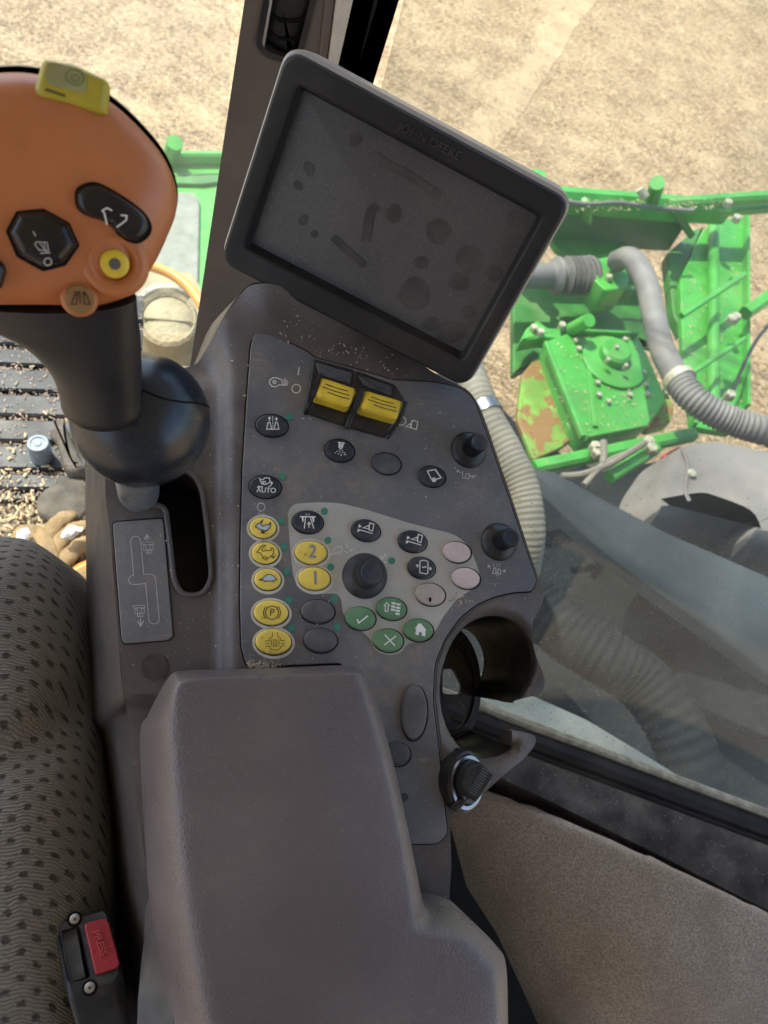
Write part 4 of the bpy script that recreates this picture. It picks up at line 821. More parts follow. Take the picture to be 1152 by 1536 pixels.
V, E, FF, *_ = delaunay_2d_cdt(pts, [(i, (i + 1) % n1) for i in range(n1)] + [(n1 + i, n1 + (i + 1) % n2) for i in range(n2)], [], 0, 1e-7)
m.add([PF.p(p.x, p.y, 0) for p in V], [tuple(f) for f in FF if inside((sum(V[i].x for i in f) / 3, sum(V[i].y for i in f) / 3), tr) and not inside((sum(V[i].x for i in f) / 3, sum(V[i].y for i in f) / 3), vq)])
m.rings([[PF.p(a, b, 0) for a, b in tr], [PF.p(a + (.006 if i_ < 2 else 0), b, -.03) for i_, (a, b) in enumerate(tr)], [PF.p(a + (.035 if i_ < 2 else 0), b, -.07) for i_, (a, b) in enumerate(tr)]], False, True)
m.rings([[PF.p(a, b, h) for a, b in vq] for h in (0, -.022)], False, True)
m.build('trim_panel', CABIN, pil)
m = MB(); m.rings([[PF.p(a, b, h) for a, b in q_] for q_, h in ((vq, -.0005), (vq, .002), (inset(vq if area(vq) > 0 else vq[::-1], .004), .002))] if area(vq) > 0 else [[PF.p(a, b, h) for a, b in q_] for q_, h in ((vq[::-1], -.0005), (vq[::-1], .002), (inset(vq[::-1], .004), .002))], False, False); m.build('vent_frame', M['blk'], pil)
vent = MB().puff(PF, rpoly([(420, -300, 0), (411, 0, 8), (399, 66, 14), (440, 88, 8), (452, 60), (470, 0, 4), (520, -300, 0)], 6), -.02, -.006, .005, -.006).build('air_vent', M['blk'], pil)
for y0 in (-70, -22, 23, 50):
    m = MB(); m.tube([PF.P(x, y, -.0052) for x, y in spl([(408 + (23 - y0) * .12, y0), (422 + (23 - y0) * .12, y0 + 8), (445 + (23 - y0) * .13, y0 + 8), (464 + (23 - y0) * .13, y0 + 2)], 5, False)], .0013, 6); m.build('slat', M['gap'], vent)
m = MB(); m.puff(PF, [(384, 64), (394, 2), (410, -60), (424, -58), (409, 4), (396, 80)], -.02, -.004, .003, -.004); m.build('vent_edge', PLG, vent)
m = MB(); m.puff(PF, pcol((430, 530), (487, 0), (436, 530), (502, 0), -.02), -.07, .002, .0015, uv=True); m.build('pillar_joint', CABIN, pil)
m = MB(); m.puff(PF, pcol((436, 530), (503, 0), (447, 400), (541, 0), -.02), -.06, .006, .005, uv=True); m.build('grey_face', PLG, pil)
m = MB(); m.puff(PF, pcol((448, 400), (542, 0), (462, 400), (562, 0), -.02), -.05, -.006, .004, uv=True); m.build('rubber_seal', RUB, pil)
m = MB(); m.puff(PF, pcol((463, 400), (563, 0), (474, 350), (585, 0), -.02), -.05, -.002, .0055, uv=True); m.build('seal_lit_side', pm('lit_seal_grey', (.075, .076, .075), .4, .2, 12, dust=.3, ds=9), pil)  # second half of the seal, its lit rounded side painted grey
# right hand window: leaning pane, lower rail
R0, R1 = G(690, 1042, 2.15), G(1152, 1215, 2.15); rd = (R1 - R0).normalized(); ro = Vector((-rd.y, rd.x, 0))          # outward
if ro.y < 0: ro = -ro
Z = Vector((0, 0, 1))
lean = (Z + ro * .30).normalized()
win = thing('side_window', R0 + rd * .2, 'dusty side window with a black rubber bottom rail beside the console', 'window')
A0, A1 = R0 - rd * .30, R0 + rd * 1.6
m = MB(); n = lean.cross(rd).normalized(); m.rings([[A0, A1, A1 + lean * 1.45, A0 + lean * 1.45], [p + ro * .004 for p in (A0, A1, A1 + lean * 1.45, A0 + lean * 1.45)]]); m.build('glass_pane', glass('dusty_glass', .17, (.165, .18, .18), fine=.45), win)
m = MB(); m.bar(A0 - ro * .003 + Z * -.004, A1 - ro * .003 + Z * -.004, .011, .010, .003); m.build('dusty_ledge', pm('dusty_rail_top', (.34, .29, .20), .8, .25, 60, bump=.5, bs=1500, stain=((.1, .085, .06), 40, .5, .7, .6)), win)
m = MB(); m.bar(A0 - ro * .019 + Z * -.014, A1 - ro * .019 + Z * -.014, .022, .024, .008); m.bar(A0 - ro * .032 + Z * -.024, A1 - ro * .032 + Z * -.024, .006, .014, .002); m.build('rubber_rail', RUB, win)
# carpeted panel below the rail
zs = 2.115
CL = level(zs)
ledge = [(560, 985), (770, 1070), (900, 1120), (1152, 1222), (1400, 1325), (1430, 1505), (1152, 1366), (1000, 1288), (830, 1204), (700, 1143), (648, 1118), (600, 1090)]
cp = thing('carpeted_panel', G(900, 1350, 2.0), 'rounded fuzzy taupe carpet panel under the side window', 'carpet panel')
def carpet_mat():
    m, t, out = nt('taupe_carpet'); b = N(t, 'ShaderNodeBsdfPrincipled'); L(t, b.outputs[0], out.inputs[0]); tc = N(t, 'ShaderNodeTexCoord').outputs['Object']
    def noise(sc, det=4, r=.6):
        n = N(t, 'ShaderNodeTexNoise'); n.inputs['Scale'].default_value = sc; n.inputs['Detail'].default_value = det; n.inputs['Roughness'].default_value = r; L(t, tc, n.inputs['Vector']); return n.outputs['Fac']
    c = mixc(t, ramp(t, noise(420, 4, .7), .3, .7), (.17, .122, .082), (.46, .355, .25)); c = mixc(t, ramp(t, noise(9, 5), .4, .7, 0, .5), c, (.18, .13, .085))
    L(t, c, b.inputs['Base Color']); b.inputs['Roughness'].default_value = 1; b.inputs['Specular IOR Level'].default_value = .05; b.inputs['Sheen Weight'].default_value = .25; b.inputs['Sheen Roughness'].default_value = .6
    bp = N(t, 'ShaderNodeBump'); bp.inputs['Strength'].default_value = .8; bp.inputs['Distance'].default_value = .002; L(t, noise(500, 4, .7), bp.inputs['Height']); L(t, bp.outputs[0], b.inputs['Normal']); return m
CM = carpet_mat()
SD = .32; RAD = .38
hard = CL.uvs([(560, 1075), (648, 1105), (700, 1130), (830, 1190), (1000, 1274), (1152, 1352), (1420, 1490)])
soft = level(zs - SD).uvs([(1420, 1760), (1000, 1760), (850, 1690), (770, 1600), (700, 1510), (640, 1420), (580, 1330), (530, 1250), (490, 1170)])
out_ = hard + soft
def chf(a, b):
    t1 = min(1, seg_d(a, b, hard, False) / .022); t2 = min(1, seg_d(a, b, soft, False) / RAD)
    p1, p2 = math.sqrt(max(0, 1 - (1 - t1) ** 2)), math.sqrt(max(0, 1 - (1 - t2) ** 2.2))
    return -.055 + .055 * p1 - SD * (1 - p2) + .003 * math.sin(a * 31) * math.sin(b * 27)
cpm = MB().pad(CL, out_, chf, .02, .0085, (.08, .2, .35)); cpv = [v.copy() for v in cpm.v]; cpf = list(cpm.f); cpt = cpm.build('carpet', CM, cp, 80)
sk_ = [CL.p(a, b, -SD - .02) for a, b in soft]; MB().rings([sk_, [Vector((p.x, p.y, 1.98)) for p in sk_]], False, False, False).build('lower_panel', pm('dark_lower_panel', (.03, .027, .025), .8, .2, 20), cp)
m = MB(); lq = [G(*p, zs - .042) for p in ledge]; m.rings([lq, [p - Z * .5 for p in lq]]); m.build('dark_ledge', pm('dusty_black_ledge', (.048, .040, .033), .85, .3, 30, dust=.25, ds=14, spec=.08, speck=.7, sps=150, bump=.5, bs=900), cp)
# pale fuzz fibres on the carpet
m = MB()
tri = [f for f in cpf if len(f) == 3]; ar = [((cpv[f[1]] - cpv[f[0]]).cross(cpv[f[2]] - cpv[f[0]])).length for f in tri]
for f in R_.choices(tri, ar, k=9000):
    A_, B_, C_ = (cpv[k] for k in f); r1, r2 = R_.random(), R_.random()
    if r1 + r2 > 1: r1, r2 = 1 - r1, 1 - r2
    p = A_ + (B_ - A_) * r1 + (C_ - A_) * r2; nn = (B_ - A_).cross(C_ - A_).normalized(); nn = nn if nn.z > 0 else -nn
    t = nn.orthogonal().normalized(); a = R_.uniform(0, 6.28); t = t * math.cos(a) + nn.cross(t) * math.sin(a); s2 = nn.cross(t) * .00016; d = (t + nn * R_.uniform(.1, .8)) * R_.uniform(.0012, .0035)
    m.add([p - s2, p + s2, p + d + s2 * .3, p + d - s2 * .3], [(0, 1, 2, 3)])
m.build('fuzz', pm('carpet_fibre', (.30, .26, .215), 1, .3, 300, spec=.05), cpt, recalc=False, kind='stuff')
# windscreen, roof
ws = MB(); ws.rings([[Vector(p) for p in ((-1.2, 1.06, 1.95), (.04, 1.06, 1.95), (.04, 1.16, 3.5), (-1.2, 1.16, 3.5))], [Vector(p) + Vector((0, .004, 0)) for p in ((-1.2, 1.06, 1.95), (.04, 1.06, 1.95), (.04, 1.16, 3.5), (-1.2, 1.16, 3.5))]])
ws.build('windscreen', glass('clean_glass', .07, (.55, .53, .48), fine=.05), None, label='clear front windscreen between the joystick and the stubble field', cat='windscreen')
rf = MB(); rf.bar((-.10, -1.4, 3.56), (-.10, .98, 3.56), 1.95, .10, .04); rf.build('cab_roof', pm('grey_headliner', (.55, .53, .49), .9, .1, 10), None, kind='structure')
rw = MB(); rw.bar((-.10, -.85, 2.0), (-.10, -.85, 3.5), 1.9, .05, .02, Vector((0, 1, 0))); rw.build('unseen_rear_wall', pm('rear_bounce_trim', (.34, .31, .28), .8, .1, 10), None, kind='structure')  # unseen wall added to cut light from behind and bounce some back
# floor, mat
fl = [(-1.2, -1.2), (.12, -1.2), (.16, .0), (.16, .22), (.02, .42), (.02, .93), (-.22, .95), (-.26, 1.04), (-1.2, 1.04)]
m = MB(); m.rings([[Vector((a, b, 2.0)) for a, b in fl], [Vector((a, b, 1.9)) for a, b in fl]]); m.build('cab_floor', pm('dusty_floor', (.17, .13, .09), .85, .3, 20, dust=.8, ds=6, bump=.8, bs=300, dcol=(.42, .33, .2)), None, kind='structure')
mt = MB()
mf = level(2.0)
yrows = [440, 487, 531, 561, 599, 636, 674, 716, 745]
for a, b in zip(yrows[:-1], yrows[1:]):
    s0, e0 = (a + b) / 2, (b - a) / 2 - 3.0
    g0, g1 = G(60, s0 - e0, 2.0).y, G(60, s0 + e0, 2.0).y
    mt.bar((-1.1, (g0 + g1) / 2, 2.012), (-.10, (g0 + g1) / 2, 2.012), abs(g0 - g1), .012, .004)
mt.bar((-1.1, .84, 2.004), (-.10, .84, 2.004), .38, .008, .002)
mat_ = mt.build('floor_mat', pm('ribbed_rubber', (.015, .017, .020), .45, .3, 12, dust=.25, ds=9, speck=.8, sps=70, bump=.2, bs=500), None, label='black ribbed rubber floor mat littered with chaff under the joystick', cat='floor mat')
# things on the floor
gl = M['steel']
m = MB(); p0 = G(66, 695, 2.0)
m.rings([[Vector((p0.x + r * math.cos(i * .2618), p0.y + r * math.sin(i * .2618), z)) for i in range(24)] for r, z in ((.0165, 2.018), (.0165, 2.052), (.0150, 2.057), (.011, 2.057), (.010, 2.0555), (.006, 2.0555), (.005, 2.057))]); m.build('metal_cap', pm('pale_blue_steel', (.20, .24, .27), .42, .2, 150, dust=.3, ds=70), None, label='small round blue grey metal cap standing on the floor mat', cat='cap')
GLV = pm('tan_leather', (.30, .195, .085), .75, .25, 40, dust=.4, ds=30, bump=.7, bs=260, stain=((.09, .06, .035), 22, .5, .7, .7))
DKL = pm('dirty_brown_leather', (.10, .085, .062), .8, .3, 35, dust=.3, ds=30, bump=.7, bs=260)
def glove(name, mat, fingers, palm, z, lab, cat):
    root = thing(name, G(*palm[0][:2], 2.0), lab, cat, 'work gloves on the cab floor')
    m = MB(); q = level(z).uvs(spl(palm, 5))
    m.puff(level(z), q, -.02, .012, .010, uv=True, dome=.005); m.build('palm', mat, root, 80)
    for f in fingers:
        m = MB(); P_ = [G(x, y, z + .012) for x, y in spl(f, 5, False)]
        m.tube(P_, lambda t: .0125 * (1 - .35 * max(0, t - .75) * 4 * .6) * (1 + .08 * math.sin(t * 19)), 12); m.ball(P_[-1], .0088, 6); m.v = [Vector((v.x, v.y, z - .006 + (v.z - z) * .62)) for v in m.v]; m.build('finger', mat, root, 80)
    return root
glove('work_glove', GLV, [[(70, 840), (95, 800), (125, 783)], [(75, 860), (105, 825), (128, 806)], [(62, 815), (84, 780), (105, 768)], [(80, 880), (115, 862), (140, 858)]], [(20, 800), (60, 790), (88, 820), (90, 860), (60, 890), (20, 870)], 2.03, 'sunlit tan leather work glove lying between seat and console', 'glove')
glove('dark_glove', DKL, [[(70, 740), (92, 730), (112, 722), (128, 735)], [(80, 765), (108, 758), (126, 770)], [(84, 640), (98, 665), (108, 690), (120, 700)]], [(60, 745), (100, 722), (128, 730), (134, 770), (100, 790), (60, 775)], 2.02, 'dirty dark brown glove crumpled behind the round metal cap', 'glove')
m = MB(); m.puff(level(2.03), spl([(82, 640), (92, 625), (100, 640), (118, 680), (128, 700), (108, 705), (92, 690)], 5), -.025, .018, .012); m.build('rag', pm('grey_brown_rag', (.13, .11, .085), .9, .3, 40, dust=.3, ds=30, bump=.8, bs=200), None, label='grey brown rag tucked against the console under the ball of the joystick', cat='rag')
for (x, y, a) in ((108, 798, 20), (34, 806, 75)):
    p = G(x, y, 2.06); m = MB(); m.ball(p, .0105, 5, (1.5, .8, .6), Matrix.Rotation(math.radians(a), 3, 'Z')); m.v = [v + Vector((R_.uniform(-1, 1), R_.uniform(-1, 1), R_.uniform(-1, 1))) * .0028 for v in m.v]; m.build('paper_scrap', pm('white_paper', (.75, .73, .68), .8, .08, 60, bump=1, bs=150), None, label='small white scrap lying on the tan glove' if x > 100 else 'small white scrap on the sunlit floor by the seat edge', cat='scrap', group='white scraps on the cab floor')
m = MB(); m.tube([G(x, y, 2.02) for x, y in spl([(92, 895), (104, 872), (120, 856), (150, 845)], 5, False)], .011, 12); m.build('orange_tube', pm('orange_tube', (.62, .24, .04), .4, .1, 40, dust=.2, ds=30), None, label='short orange tube on the floor between seat and console', cat='tube')
m = MB(); m.puff(level(2.04), rpoly([(82, 846), (96, 842), (104, 905), (128, 950), (118, 960), (100, 920)], 4), -.03, .01, .003); m.build('grey_bracket', pm('grey_bracket', (.30, .32, .34), .5, .15, 60, dust=.3, ds=40), None, label='grey plastic bracket on the floor beside the seat edge', cat='bracket')
# chaff on floor
def scatter(name, n, fn, lmin, lmax, w, mat, label, cat, thick=0.3):
    m = MB()
    for i in range(n):
        r = fn()
        if r is None: continue
        p, nn = r; t = nn.orthogonal().normalized(); a = R_.uniform(0, 6.28); t = (t * math.cos(a) + nn.cross(t) * math.sin(a)); l = R_.uniform(lmin, lmax); s2 = nn.cross(t) * w * R_.uniform(.6, 1.5)
        t = (t + nn * R_.uniform(-.2, .35)).normalized(); e = p + t * l; up = nn * w * thick
        m.add([p - s2, p + s2, e + s2, e - s2, p + up * 2, e + up * 2], [(0, 1, 4), (3, 5, 2), (0, 4, 5, 3), (1, 2, 5, 4)])
    return m.build(name, mat, None, 20, label, cat, kind='stuff', recalc=False)
CH = pm('chaff', (.50, .39, .23), .8, .35, 120); CHD = pm('old_chaff', (.36, .26, .19), .85, .35, 120)
rows = [G(60, y, 2.0).y for y in yrows]
def onmat():
    if R_.random() < .72: y = R_.choice(rows) + R_.gauss(0, .005); z = 2.011
    else: y = R_.uniform(rows[-1], rows[0]); z = 2.019
    return Vector((R_.uniform(-.75, -.1), y, z)), Z
scatter('mat_chaff', 6500, onmat, .003, .009, .0009, CHD, 'chaff lying in the grooves of the floor mat', 'chaff')
def onfl():
    x, y = R_.uniform(-.5, -.05), R_.gauss(.52, .12); return Vector((x, y, 2.002 + R_.random() * .02)), Z
scatter('floor_chaff', 5000, onfl, .004, .013, .0016, CH, 'sunlit straw chaff on the cab floor beside the seat', 'chaff')
def oncon():
    k = R_.random()
    if k < .36: px, py = 372 + abs(R_.gauss(0, 26)), 1000 + R_.gauss(-3, 3)
    elif k < .52:
        t = R_.random(); px, py = 410 + 180 * t + R_.gauss(0, 12), 490 + 62 * t + R_.gauss(0, 9)
    elif k < .60: px, py = R_.gauss(690, 8), R_.gauss(902, 5)
    else: px, py = R_.uniform(200, 790), R_.uniform(520, 1000)
    if px > 655 and py > 905: return None
    if not inside((px, py), hous) or inside((px, py), slot): return None
    return CO.P(px, py, hdeck(px, py) + .0016), CO.w
scatter('console_chaff', 340, oncon, .0004, .0017, .00030, pm('fine_chaff', (.44, .38, .29), .8, .3, 300), 'tiny straw crumbs on the console deck', 'chaff', .6)

# ================================================================ OUTSIDE
GRN = pm('green_machine_paint', (.052, .29, .038), .38, .15, 8, dust=.26, ds=6, dcol=(.40, .42, .22), coat=.2, stain=((.36, .34, .16), 12, .62, .75, .45))
GRD = pm('dark_shaded_green', (.035, .17, .03), .45, .2, 8, dust=.3, ds=5)  # darker copy of the machine green, shade of webs and undersides painted in
RUST = pm('rusty_lime_paint', (.15, .30, .04), .6, .25, 10, dust=.3, ds=9, stain=((.21, .10, .03), 8, .48, .54, .95))
BOLT = pm('dusty_bolt', (.42, .40, .28), .5, .2, 60, metal=.3, dust=.4, ds=60)
HG = pm('grey_hose', (.155, .148, .135), .6, .15, 10, dust=.4, ds=8)
HP = pm('cream_hose', (.17, .155, .118), .7, .12, 10, dust=.3, ds=8)
CAN = pm('weathered_cover', (.165, .15, .135), .7, .15, 5, dust=.4, ds=6, bump=.2, bs=60)
def gp(z, pts): return [G(p[0], p[1], z) for p in pts]
hd_ = thing('harvester_header', G(960, 500, .4), 'bright green header frame seen through the dusty side window', 'header')
def plate(z, pts, t, mat, par, name, r=4, label=None, b=.006):
    return MB().puff(level(z), rpoly(pts, r, 3), -t, 0, b, 0).build(name, mat, par, 40, label)
def bolts(par, z, pts, r=.014, h=.018):
    for x, y in pts:
        p = G(x, y, z); m = MB(); m.rings([[p + Vector((q * math.cos(i * math.pi / 3), q * math.sin(i * math.pi / 3), hh)) for i in range(6)] for q, hh in ((r, -.01), (r, h * .8), (r * .8, h))]); m.build('bolt', BOLT, par, 30)
# top tube and its underside web
A, B = G(770, 296, 1.25), G(1086, 318, 1.25)
m = MB(); m.bar(A, B, .075, .11, .025); m.build('top_beam', GRN, hd_)
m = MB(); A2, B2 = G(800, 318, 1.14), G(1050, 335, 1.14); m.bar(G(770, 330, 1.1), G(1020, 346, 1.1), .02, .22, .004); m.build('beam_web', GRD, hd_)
m = MB(); m.bar(G(1000, 306, 1.28), G(1300, 286, 1.36), .05, .05, .012); m.bar(G(1080, 318, 1.24), G(1300, 302, 1.30), .03, .04, .008); m.build('reel_arm', GRN, hd_)
m = MB(); m.tube([G(978, 302, 1.3), G(986, 274, 1.42)], .03, 14); m.tube([G(800, 290, 1.3), G(806, 262, 1.38)], .035, 14); m.build('pivot_tube', GRN, hd_)
m = MB(); m.tube([G(960, 283, 1.38), G(968, 296, 1.36)], .018, 10); m.build('pale_pin', BOLT, hd_)
bolts(hd_, 1.32, ((977, 298), (1091, 306), (1104, 329), (1096, 480), (1094, 594)), .018, .018)
plate(1.10, [(1020, 420), (1056, 342), (1080, 330), (1120, 322), (1120, 612), (1098, 650), (1040, 640), (1026, 560)], .03, GRN, hd_, 'side_plate', 6)
m = MB(); m.tube([G(1070, 335, 1.13), G(1070, 610, 1.13)], .024, 12); m.build('side_plate_rib', GRN, hd_)
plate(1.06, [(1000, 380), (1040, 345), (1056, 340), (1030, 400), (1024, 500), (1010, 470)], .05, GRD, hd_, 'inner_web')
m = MB(); m.bar(G(1118, 470, 1.2), G(1250, 378, 1.28), .05, .05, .01); m.build('lower_arm', GRN, hd_)
bolts(hd_, 1.2, ((1100, 480),), .02, .03)
plate(1.02, [(820, 348), (930, 348), (950, 358), (930, 372), (905, 384), (868, 386), (848, 380), (835, 372)], .03, GRN, hd_, 'rear_flange')
plate(.92, [(770, 400), (960, 390), (985, 520), (940, 500), (860, 520), (770, 560)], .04, GRD, hd_, 'under_beam_shade')  # dark plate put in for the shade under the beam
m = MB(); m.bar(G(1022, 474, 1.24), G(1117, 412, 1.24), .022, .022, .004); m.bar(G(1028, 566, 1.24), G(1117, 508, 1.24), .018, .018, .004); m.build('shadow_rod', GRN, hd_)  # rods added to throw slanting shadow bands on the side plate
m = MB(); m.bar(G(1119, 322, 1.12), G(1119, 612, 1.12), .012, .05, .003); m.bar(G(1026, 560, 1.12), G(1040, 640, 1.12), .012, .05, .003); m.build('folded_edge', GRN, hd_)
m = MB(); m.bar(G(880, 303, 1.31), G(880, 330, 1.2), .05, .02, .004); m.build('clevis', GRN, hd_); m = MB(); m.bar(G(1010, 312, 1.31), G(1036, 352, 1.1), .03, .03, .004); m.build('gusset', GRD, hd_)
m = MB(); m.tube([G(x, y, 1.33) for x, y in spl([(836, 300), (880, 306), (930, 304), (985, 312), (1040, 316)], 6, False)], .008, 8); m.build('hydraulic_pipe', HG, hd_)
# valve block with bellows
vb = thing('valve_block', G(915, 420, 1.0), 'green valve block with a grey ribbed bellows under the header beam', 'valve block')
plate(1.16, [(888, 388), (930, 382), (944, 415), (940, 432), (908, 436), (892, 420)], .12, GRN, vb, 'block', 4); bolts(vb, 1.165, ((918, 396), (912, 418)), .014)
m = MB(); m.bar(G(896, 446, 1.1), G(944, 440, 1.1), .03, .06, .006); m.build('block_foot', GRD, vb)
m = MB(); m.tube([G(*p, 1.12) for p in spl([(640, 420), (740, 414), (840, 414), (862, 414), (888, 412)], 40, False)], lambda t: .062 + (.016 * math.sin(t * 95) if t > .45 else -.012), 16); m.build('bellows', HG, vb)
# long grey hose
def hose(name, pts, r, mat, lab, ribs=0, ra=.1, seg=14, r1=None):
    P_ = [Vector(q) for q in spl([tuple(G(*p)) for p in pts], 14 if not ribs else 40, False)]
    if ribs: f = lambda t: r * (1 + ra * math.sin(t * ribs * 6.283))
    else: f = r
    if r1: f = lambda t: r + (r1 - r) * sstep(.55, .62, t) + (ra * r * math.sin(t * ribs * 6.283) if t > .58 else 0)
    return MB().tube(P_, f, seg).build(name, mat, None, 60, lab, 'hose', 'hoses outside the cab glass')
hose('hydraulic_hose', [(925, 392, 1.2), (946, 388, 1.28), (968, 420, 1.3), (980, 470, 1.3), (992, 520, 1.32), (1012, 560, 1.34), (1040, 598, 1.36), (1090, 628, 1.36), (1152, 648, 1.36), (1300, 690, 1.3)], .043, HG, 'thick dark grey hose curving past the green side plate', 74, .07, 14, .047)
m = MB(); m.tube([Vector(q) for q in (G(1016, 566, 1.34), G(1022, 574, 1.345))], .054, 16); m.build('hose_clamp', BOLT, None, 40, 'pale clamp band round the thick dark grey hose', 'hose clamp')
# gearbox plate
gb = thing('gearbox', G(900, 570, .6), 'green gearbox cover with a round bolted boss and a rusty flap', 'gearbox')
plate(1.05, [(818, 512), (850, 500), (872, 496), (955, 500), (975, 540), (1000, 598), (985, 622), (968, 640), (880, 658), (862, 634)], .10, GRN, gb, 'cover_plate', 5)
c = G(920, 545, 1.05)
m = MB(); m.rings([[c + Vector((r * math.cos(i * .1963), r * math.sin(i * .1963), h)) for i in range(32)] for r, h in ((.13, 0), (.13, .012), (.12, .016))]); m.build('round_flange', GRN, gb)
c = G(919, 536, 1.06)
m = MB(); m.rings([[c + Vector((r * math.cos(i * .2618), r * math.sin(i * .2618), h)) for i in range(24)] for r, h in ((.062, 0), (.060, .035), (.048, .045))]); m.build('boss', GRN, gb)
bolts(gb, 1.055, ((896, 575), (898, 593), (912, 603), (944, 593), (965, 560), (968, 578), (937, 510), (863, 512), (868, 524), (970, 592)), .011, .012); bolts(gb, 1.105, ((911, 541), (938, 550), (924, 522)), .009, .012)
m = MB(); m.bar(G(818, 515, 1.07), G(874, 656, 1.07), .018, .03, .006); m.build('fold_edge', GRN, gb)
plate(.97, [(784, 560), (800, 540), (818, 530), (862, 636), (870, 650), (840, 672), (800, 690), (776, 630)], .03, RUST, gb, 'rusty_flap', 5, 'rusty lime green flap')
plate(1.05, [(790, 492), (806, 480), (822, 492), (842, 492), (842, 508), (812, 506), (780, 512)], .06, GRN, gb, 'lug', 4); bolts(gb, 1.055, ((800, 494), (810, 500), (842, 490)), .016)
m = MB(); m.tube([G(858, 494, 1.06), G(884, 480, 1.16)], .028, 12); m.build('stub_shaft', GRN, gb)
plate(1.0, [(970, 592), (1000, 585), (1012, 612), (1006, 634), (975, 642), (962, 630)], .05, RUST, gb, 'end_bracket', 5); bolts(gb, 1.005, ((972, 630), (962, 632), (984, 600), (997, 590)), .017)
m = MB(); m.bar(G(868, 498, 1.06), G(955, 502, 1.06), .012, .03, .003); m.bar(G(880, 657, 1.06), G(968, 640, 1.06), .012, .03, .003); m.build('edge_flange', GRN, gb)
m = MB(); m.bar(G(880, 520, 1.055), G(893, 640, 1.055), .02, .012, .003); m.build('weld_strip', GRN, gb)
# lower tube bar with cables
lb_ = thing('tie_bar', G(910, 690, 1.0), 'green tie bar with pale cables strapped to it below the gearbox', 'tie bar')
m = MB(); m.bar(G(800, 702, 1.2), G(1040, 652, 1.2), .045, .045, .01); m.build('bar', GRN, lb_)
m = MB(); m.bar(G(914, 716, 1.22), G(984, 672, 1.22), .04, .04, .008); m.build('link_arm', GRN, lb_); bolts(lb_, 1.25, ((892, 672), (895, 680), (976, 674), (972, 664)), .02)
for P_, r in (([(842, 714), (870, 712), (905, 700), (935, 684), (968, 664)], .011), ([(876, 728), (890, 712), (908, 694), (940, 680)], .010), ([(905, 662), (906, 680), (904, 696)], .012)):
    m = MB(); m.tube([G(x, y, 1.27) for x, y in spl(P_, 6, False)], r, 8); m.build('cable', HP, lb_)
m = MB(); m.tube([G(x, y, 1.2) for x, y in spl([(1080, 606), (1098, 588), (1110, 560), (1135, 510), (1170, 470)], 6, False)], .007, 8); m.build('thin_cable', M['blk'], None, label='thin black cable hanging down the green side plate', cat='cable')
MB().puff(level(1.1), rpoly([(994, 682), (1020, 668), (1026, 676), (1000, 692)], 3), -.05, 0, .006).build('red_reflector', pm('red_reflector', (.40, .03, .02), .35), None, label='small red reflector beside the weathered grey cover', cat='reflector')
# weathered cover
cv = [(1022, 672), (1040, 660), (1075, 656), (1152, 672), (1300, 705), (1300, 850), (1152, 800), (1130, 800), (1122, 775), (1095, 764), (1060, 752), (1030, 756), (990, 764), (988, 740), (996, 712)]
q = level(1.5).uvs(rpoly(cv, 8, 3))
if area(q) < 0: q = q[::-1]
m = MB(); fr = level(1.5); cov = thing('machine_cover', G(1080, 720, 1.0), 'weathered grey plastic cover beyond the window at the right edge', 'cover')
m.rings([[fr.p(a, b, -.18) for a, b in inset(q, -.04)], [fr.p(a, b, -.05) for a, b in inset(q, -.012)], [fr.p(a, b, -.02) for a, b in q], [fr.p(a, b, -.004) for a, b in inset(q, .012)], [fr.p(a, b, .0) for a, b in inset(q, .03)]]); m.build('hood', CAN, cov, 30)
m = MB(); m.tube([G(x, y, 1.503) for x, y in spl([(1024, 674), (1032, 700), (1028, 735), (1034, 752)], 6, False)], .006, 6); m.build('moulded_ridge', CAN, cov)
bolts(cov, 1.5, ((1036, 712),), .014, .012)
plate(1.36, [(1000, 768), (1040, 752), (1100, 766), (1120, 790), (1108, 840), (1040, 800)], .03, pm('painted_opening_shade', (.05, .05, .075), .7, .3, 10), cov, 'opening_shade')  # solid dark violet plate painting the shadow under the hood
plate(1.42, [(958, 772), (985, 742), (1000, 756), (980, 776)], .05, GRN, cov, 'green_corner')
# machine deck, and the glass reflection built as a panel
bd_ = thing('deck_and_reflection', G(1000, 950, .8), 'machine deck and blue grey painted reflection panel below the side window', 'machine body')
def slab(pts, t, mat, name, sharp=40): 
    P_ = [G(*p) for p in pts]; m = MB(); m.rings([P_, [p - Z * t for p in P_]]); return m.build(name, mat, bd_, sharp)
BG = pm('painted_blue_reflection', (.072, .086, .096), .38, .12, 3, dust=.3, ds=3, dcol=(.3, .3, .27)); DG = pm('dark_deck', (.014, .016, .017), .75, .3, 4, spec=.05, dust=.03, ds=5, speck=.5, sps=60)
slab([(790, 700, 1.5), (830, 708, 1.5), (905, 750, 1.5), (1000, 800, 1.5), (1152, 866, 1.5), (1400, 970, 1.5), (1400, 1140, 1.35), (1152, 1010, 1.35), (1000, 900, 1.35), (900, 825, 1.35), (840, 770, 1.35), (800, 740, 1.35)], .05, BG, 'reflection_panel')  # solid panel coloured as the bluish reflection on the window glass
slab([(330, 575, .95), (560, 560, .95), (700, 560, .95), (800, 660, .95), (900, 708, .95), (1000, 690, .95), (1152, 760, .95), (1500, 900, .95), (1500, 1400, .95), (1152, 1300, .95), (760, 1120, .95), (640, 1060, .95), (400, 1000, .95), (330, 700, .95)], .1, DG, 'lower_deck')
slab([(700, 1000, 1.9), (790, 1040, 1.9), (880, 1080, 1.9), (960, 1128, 1.9), (1060, 1190, 1.9), (1000, 1190, 1.9), (860, 1130, 1.9), (700, 1060, 1.9)], .02, pm('pale_slab', (.09, .105, .105), .6, .1, 8, dust=.4, ds=6), 'pale_slab')  # flat pale slab just outside the glass
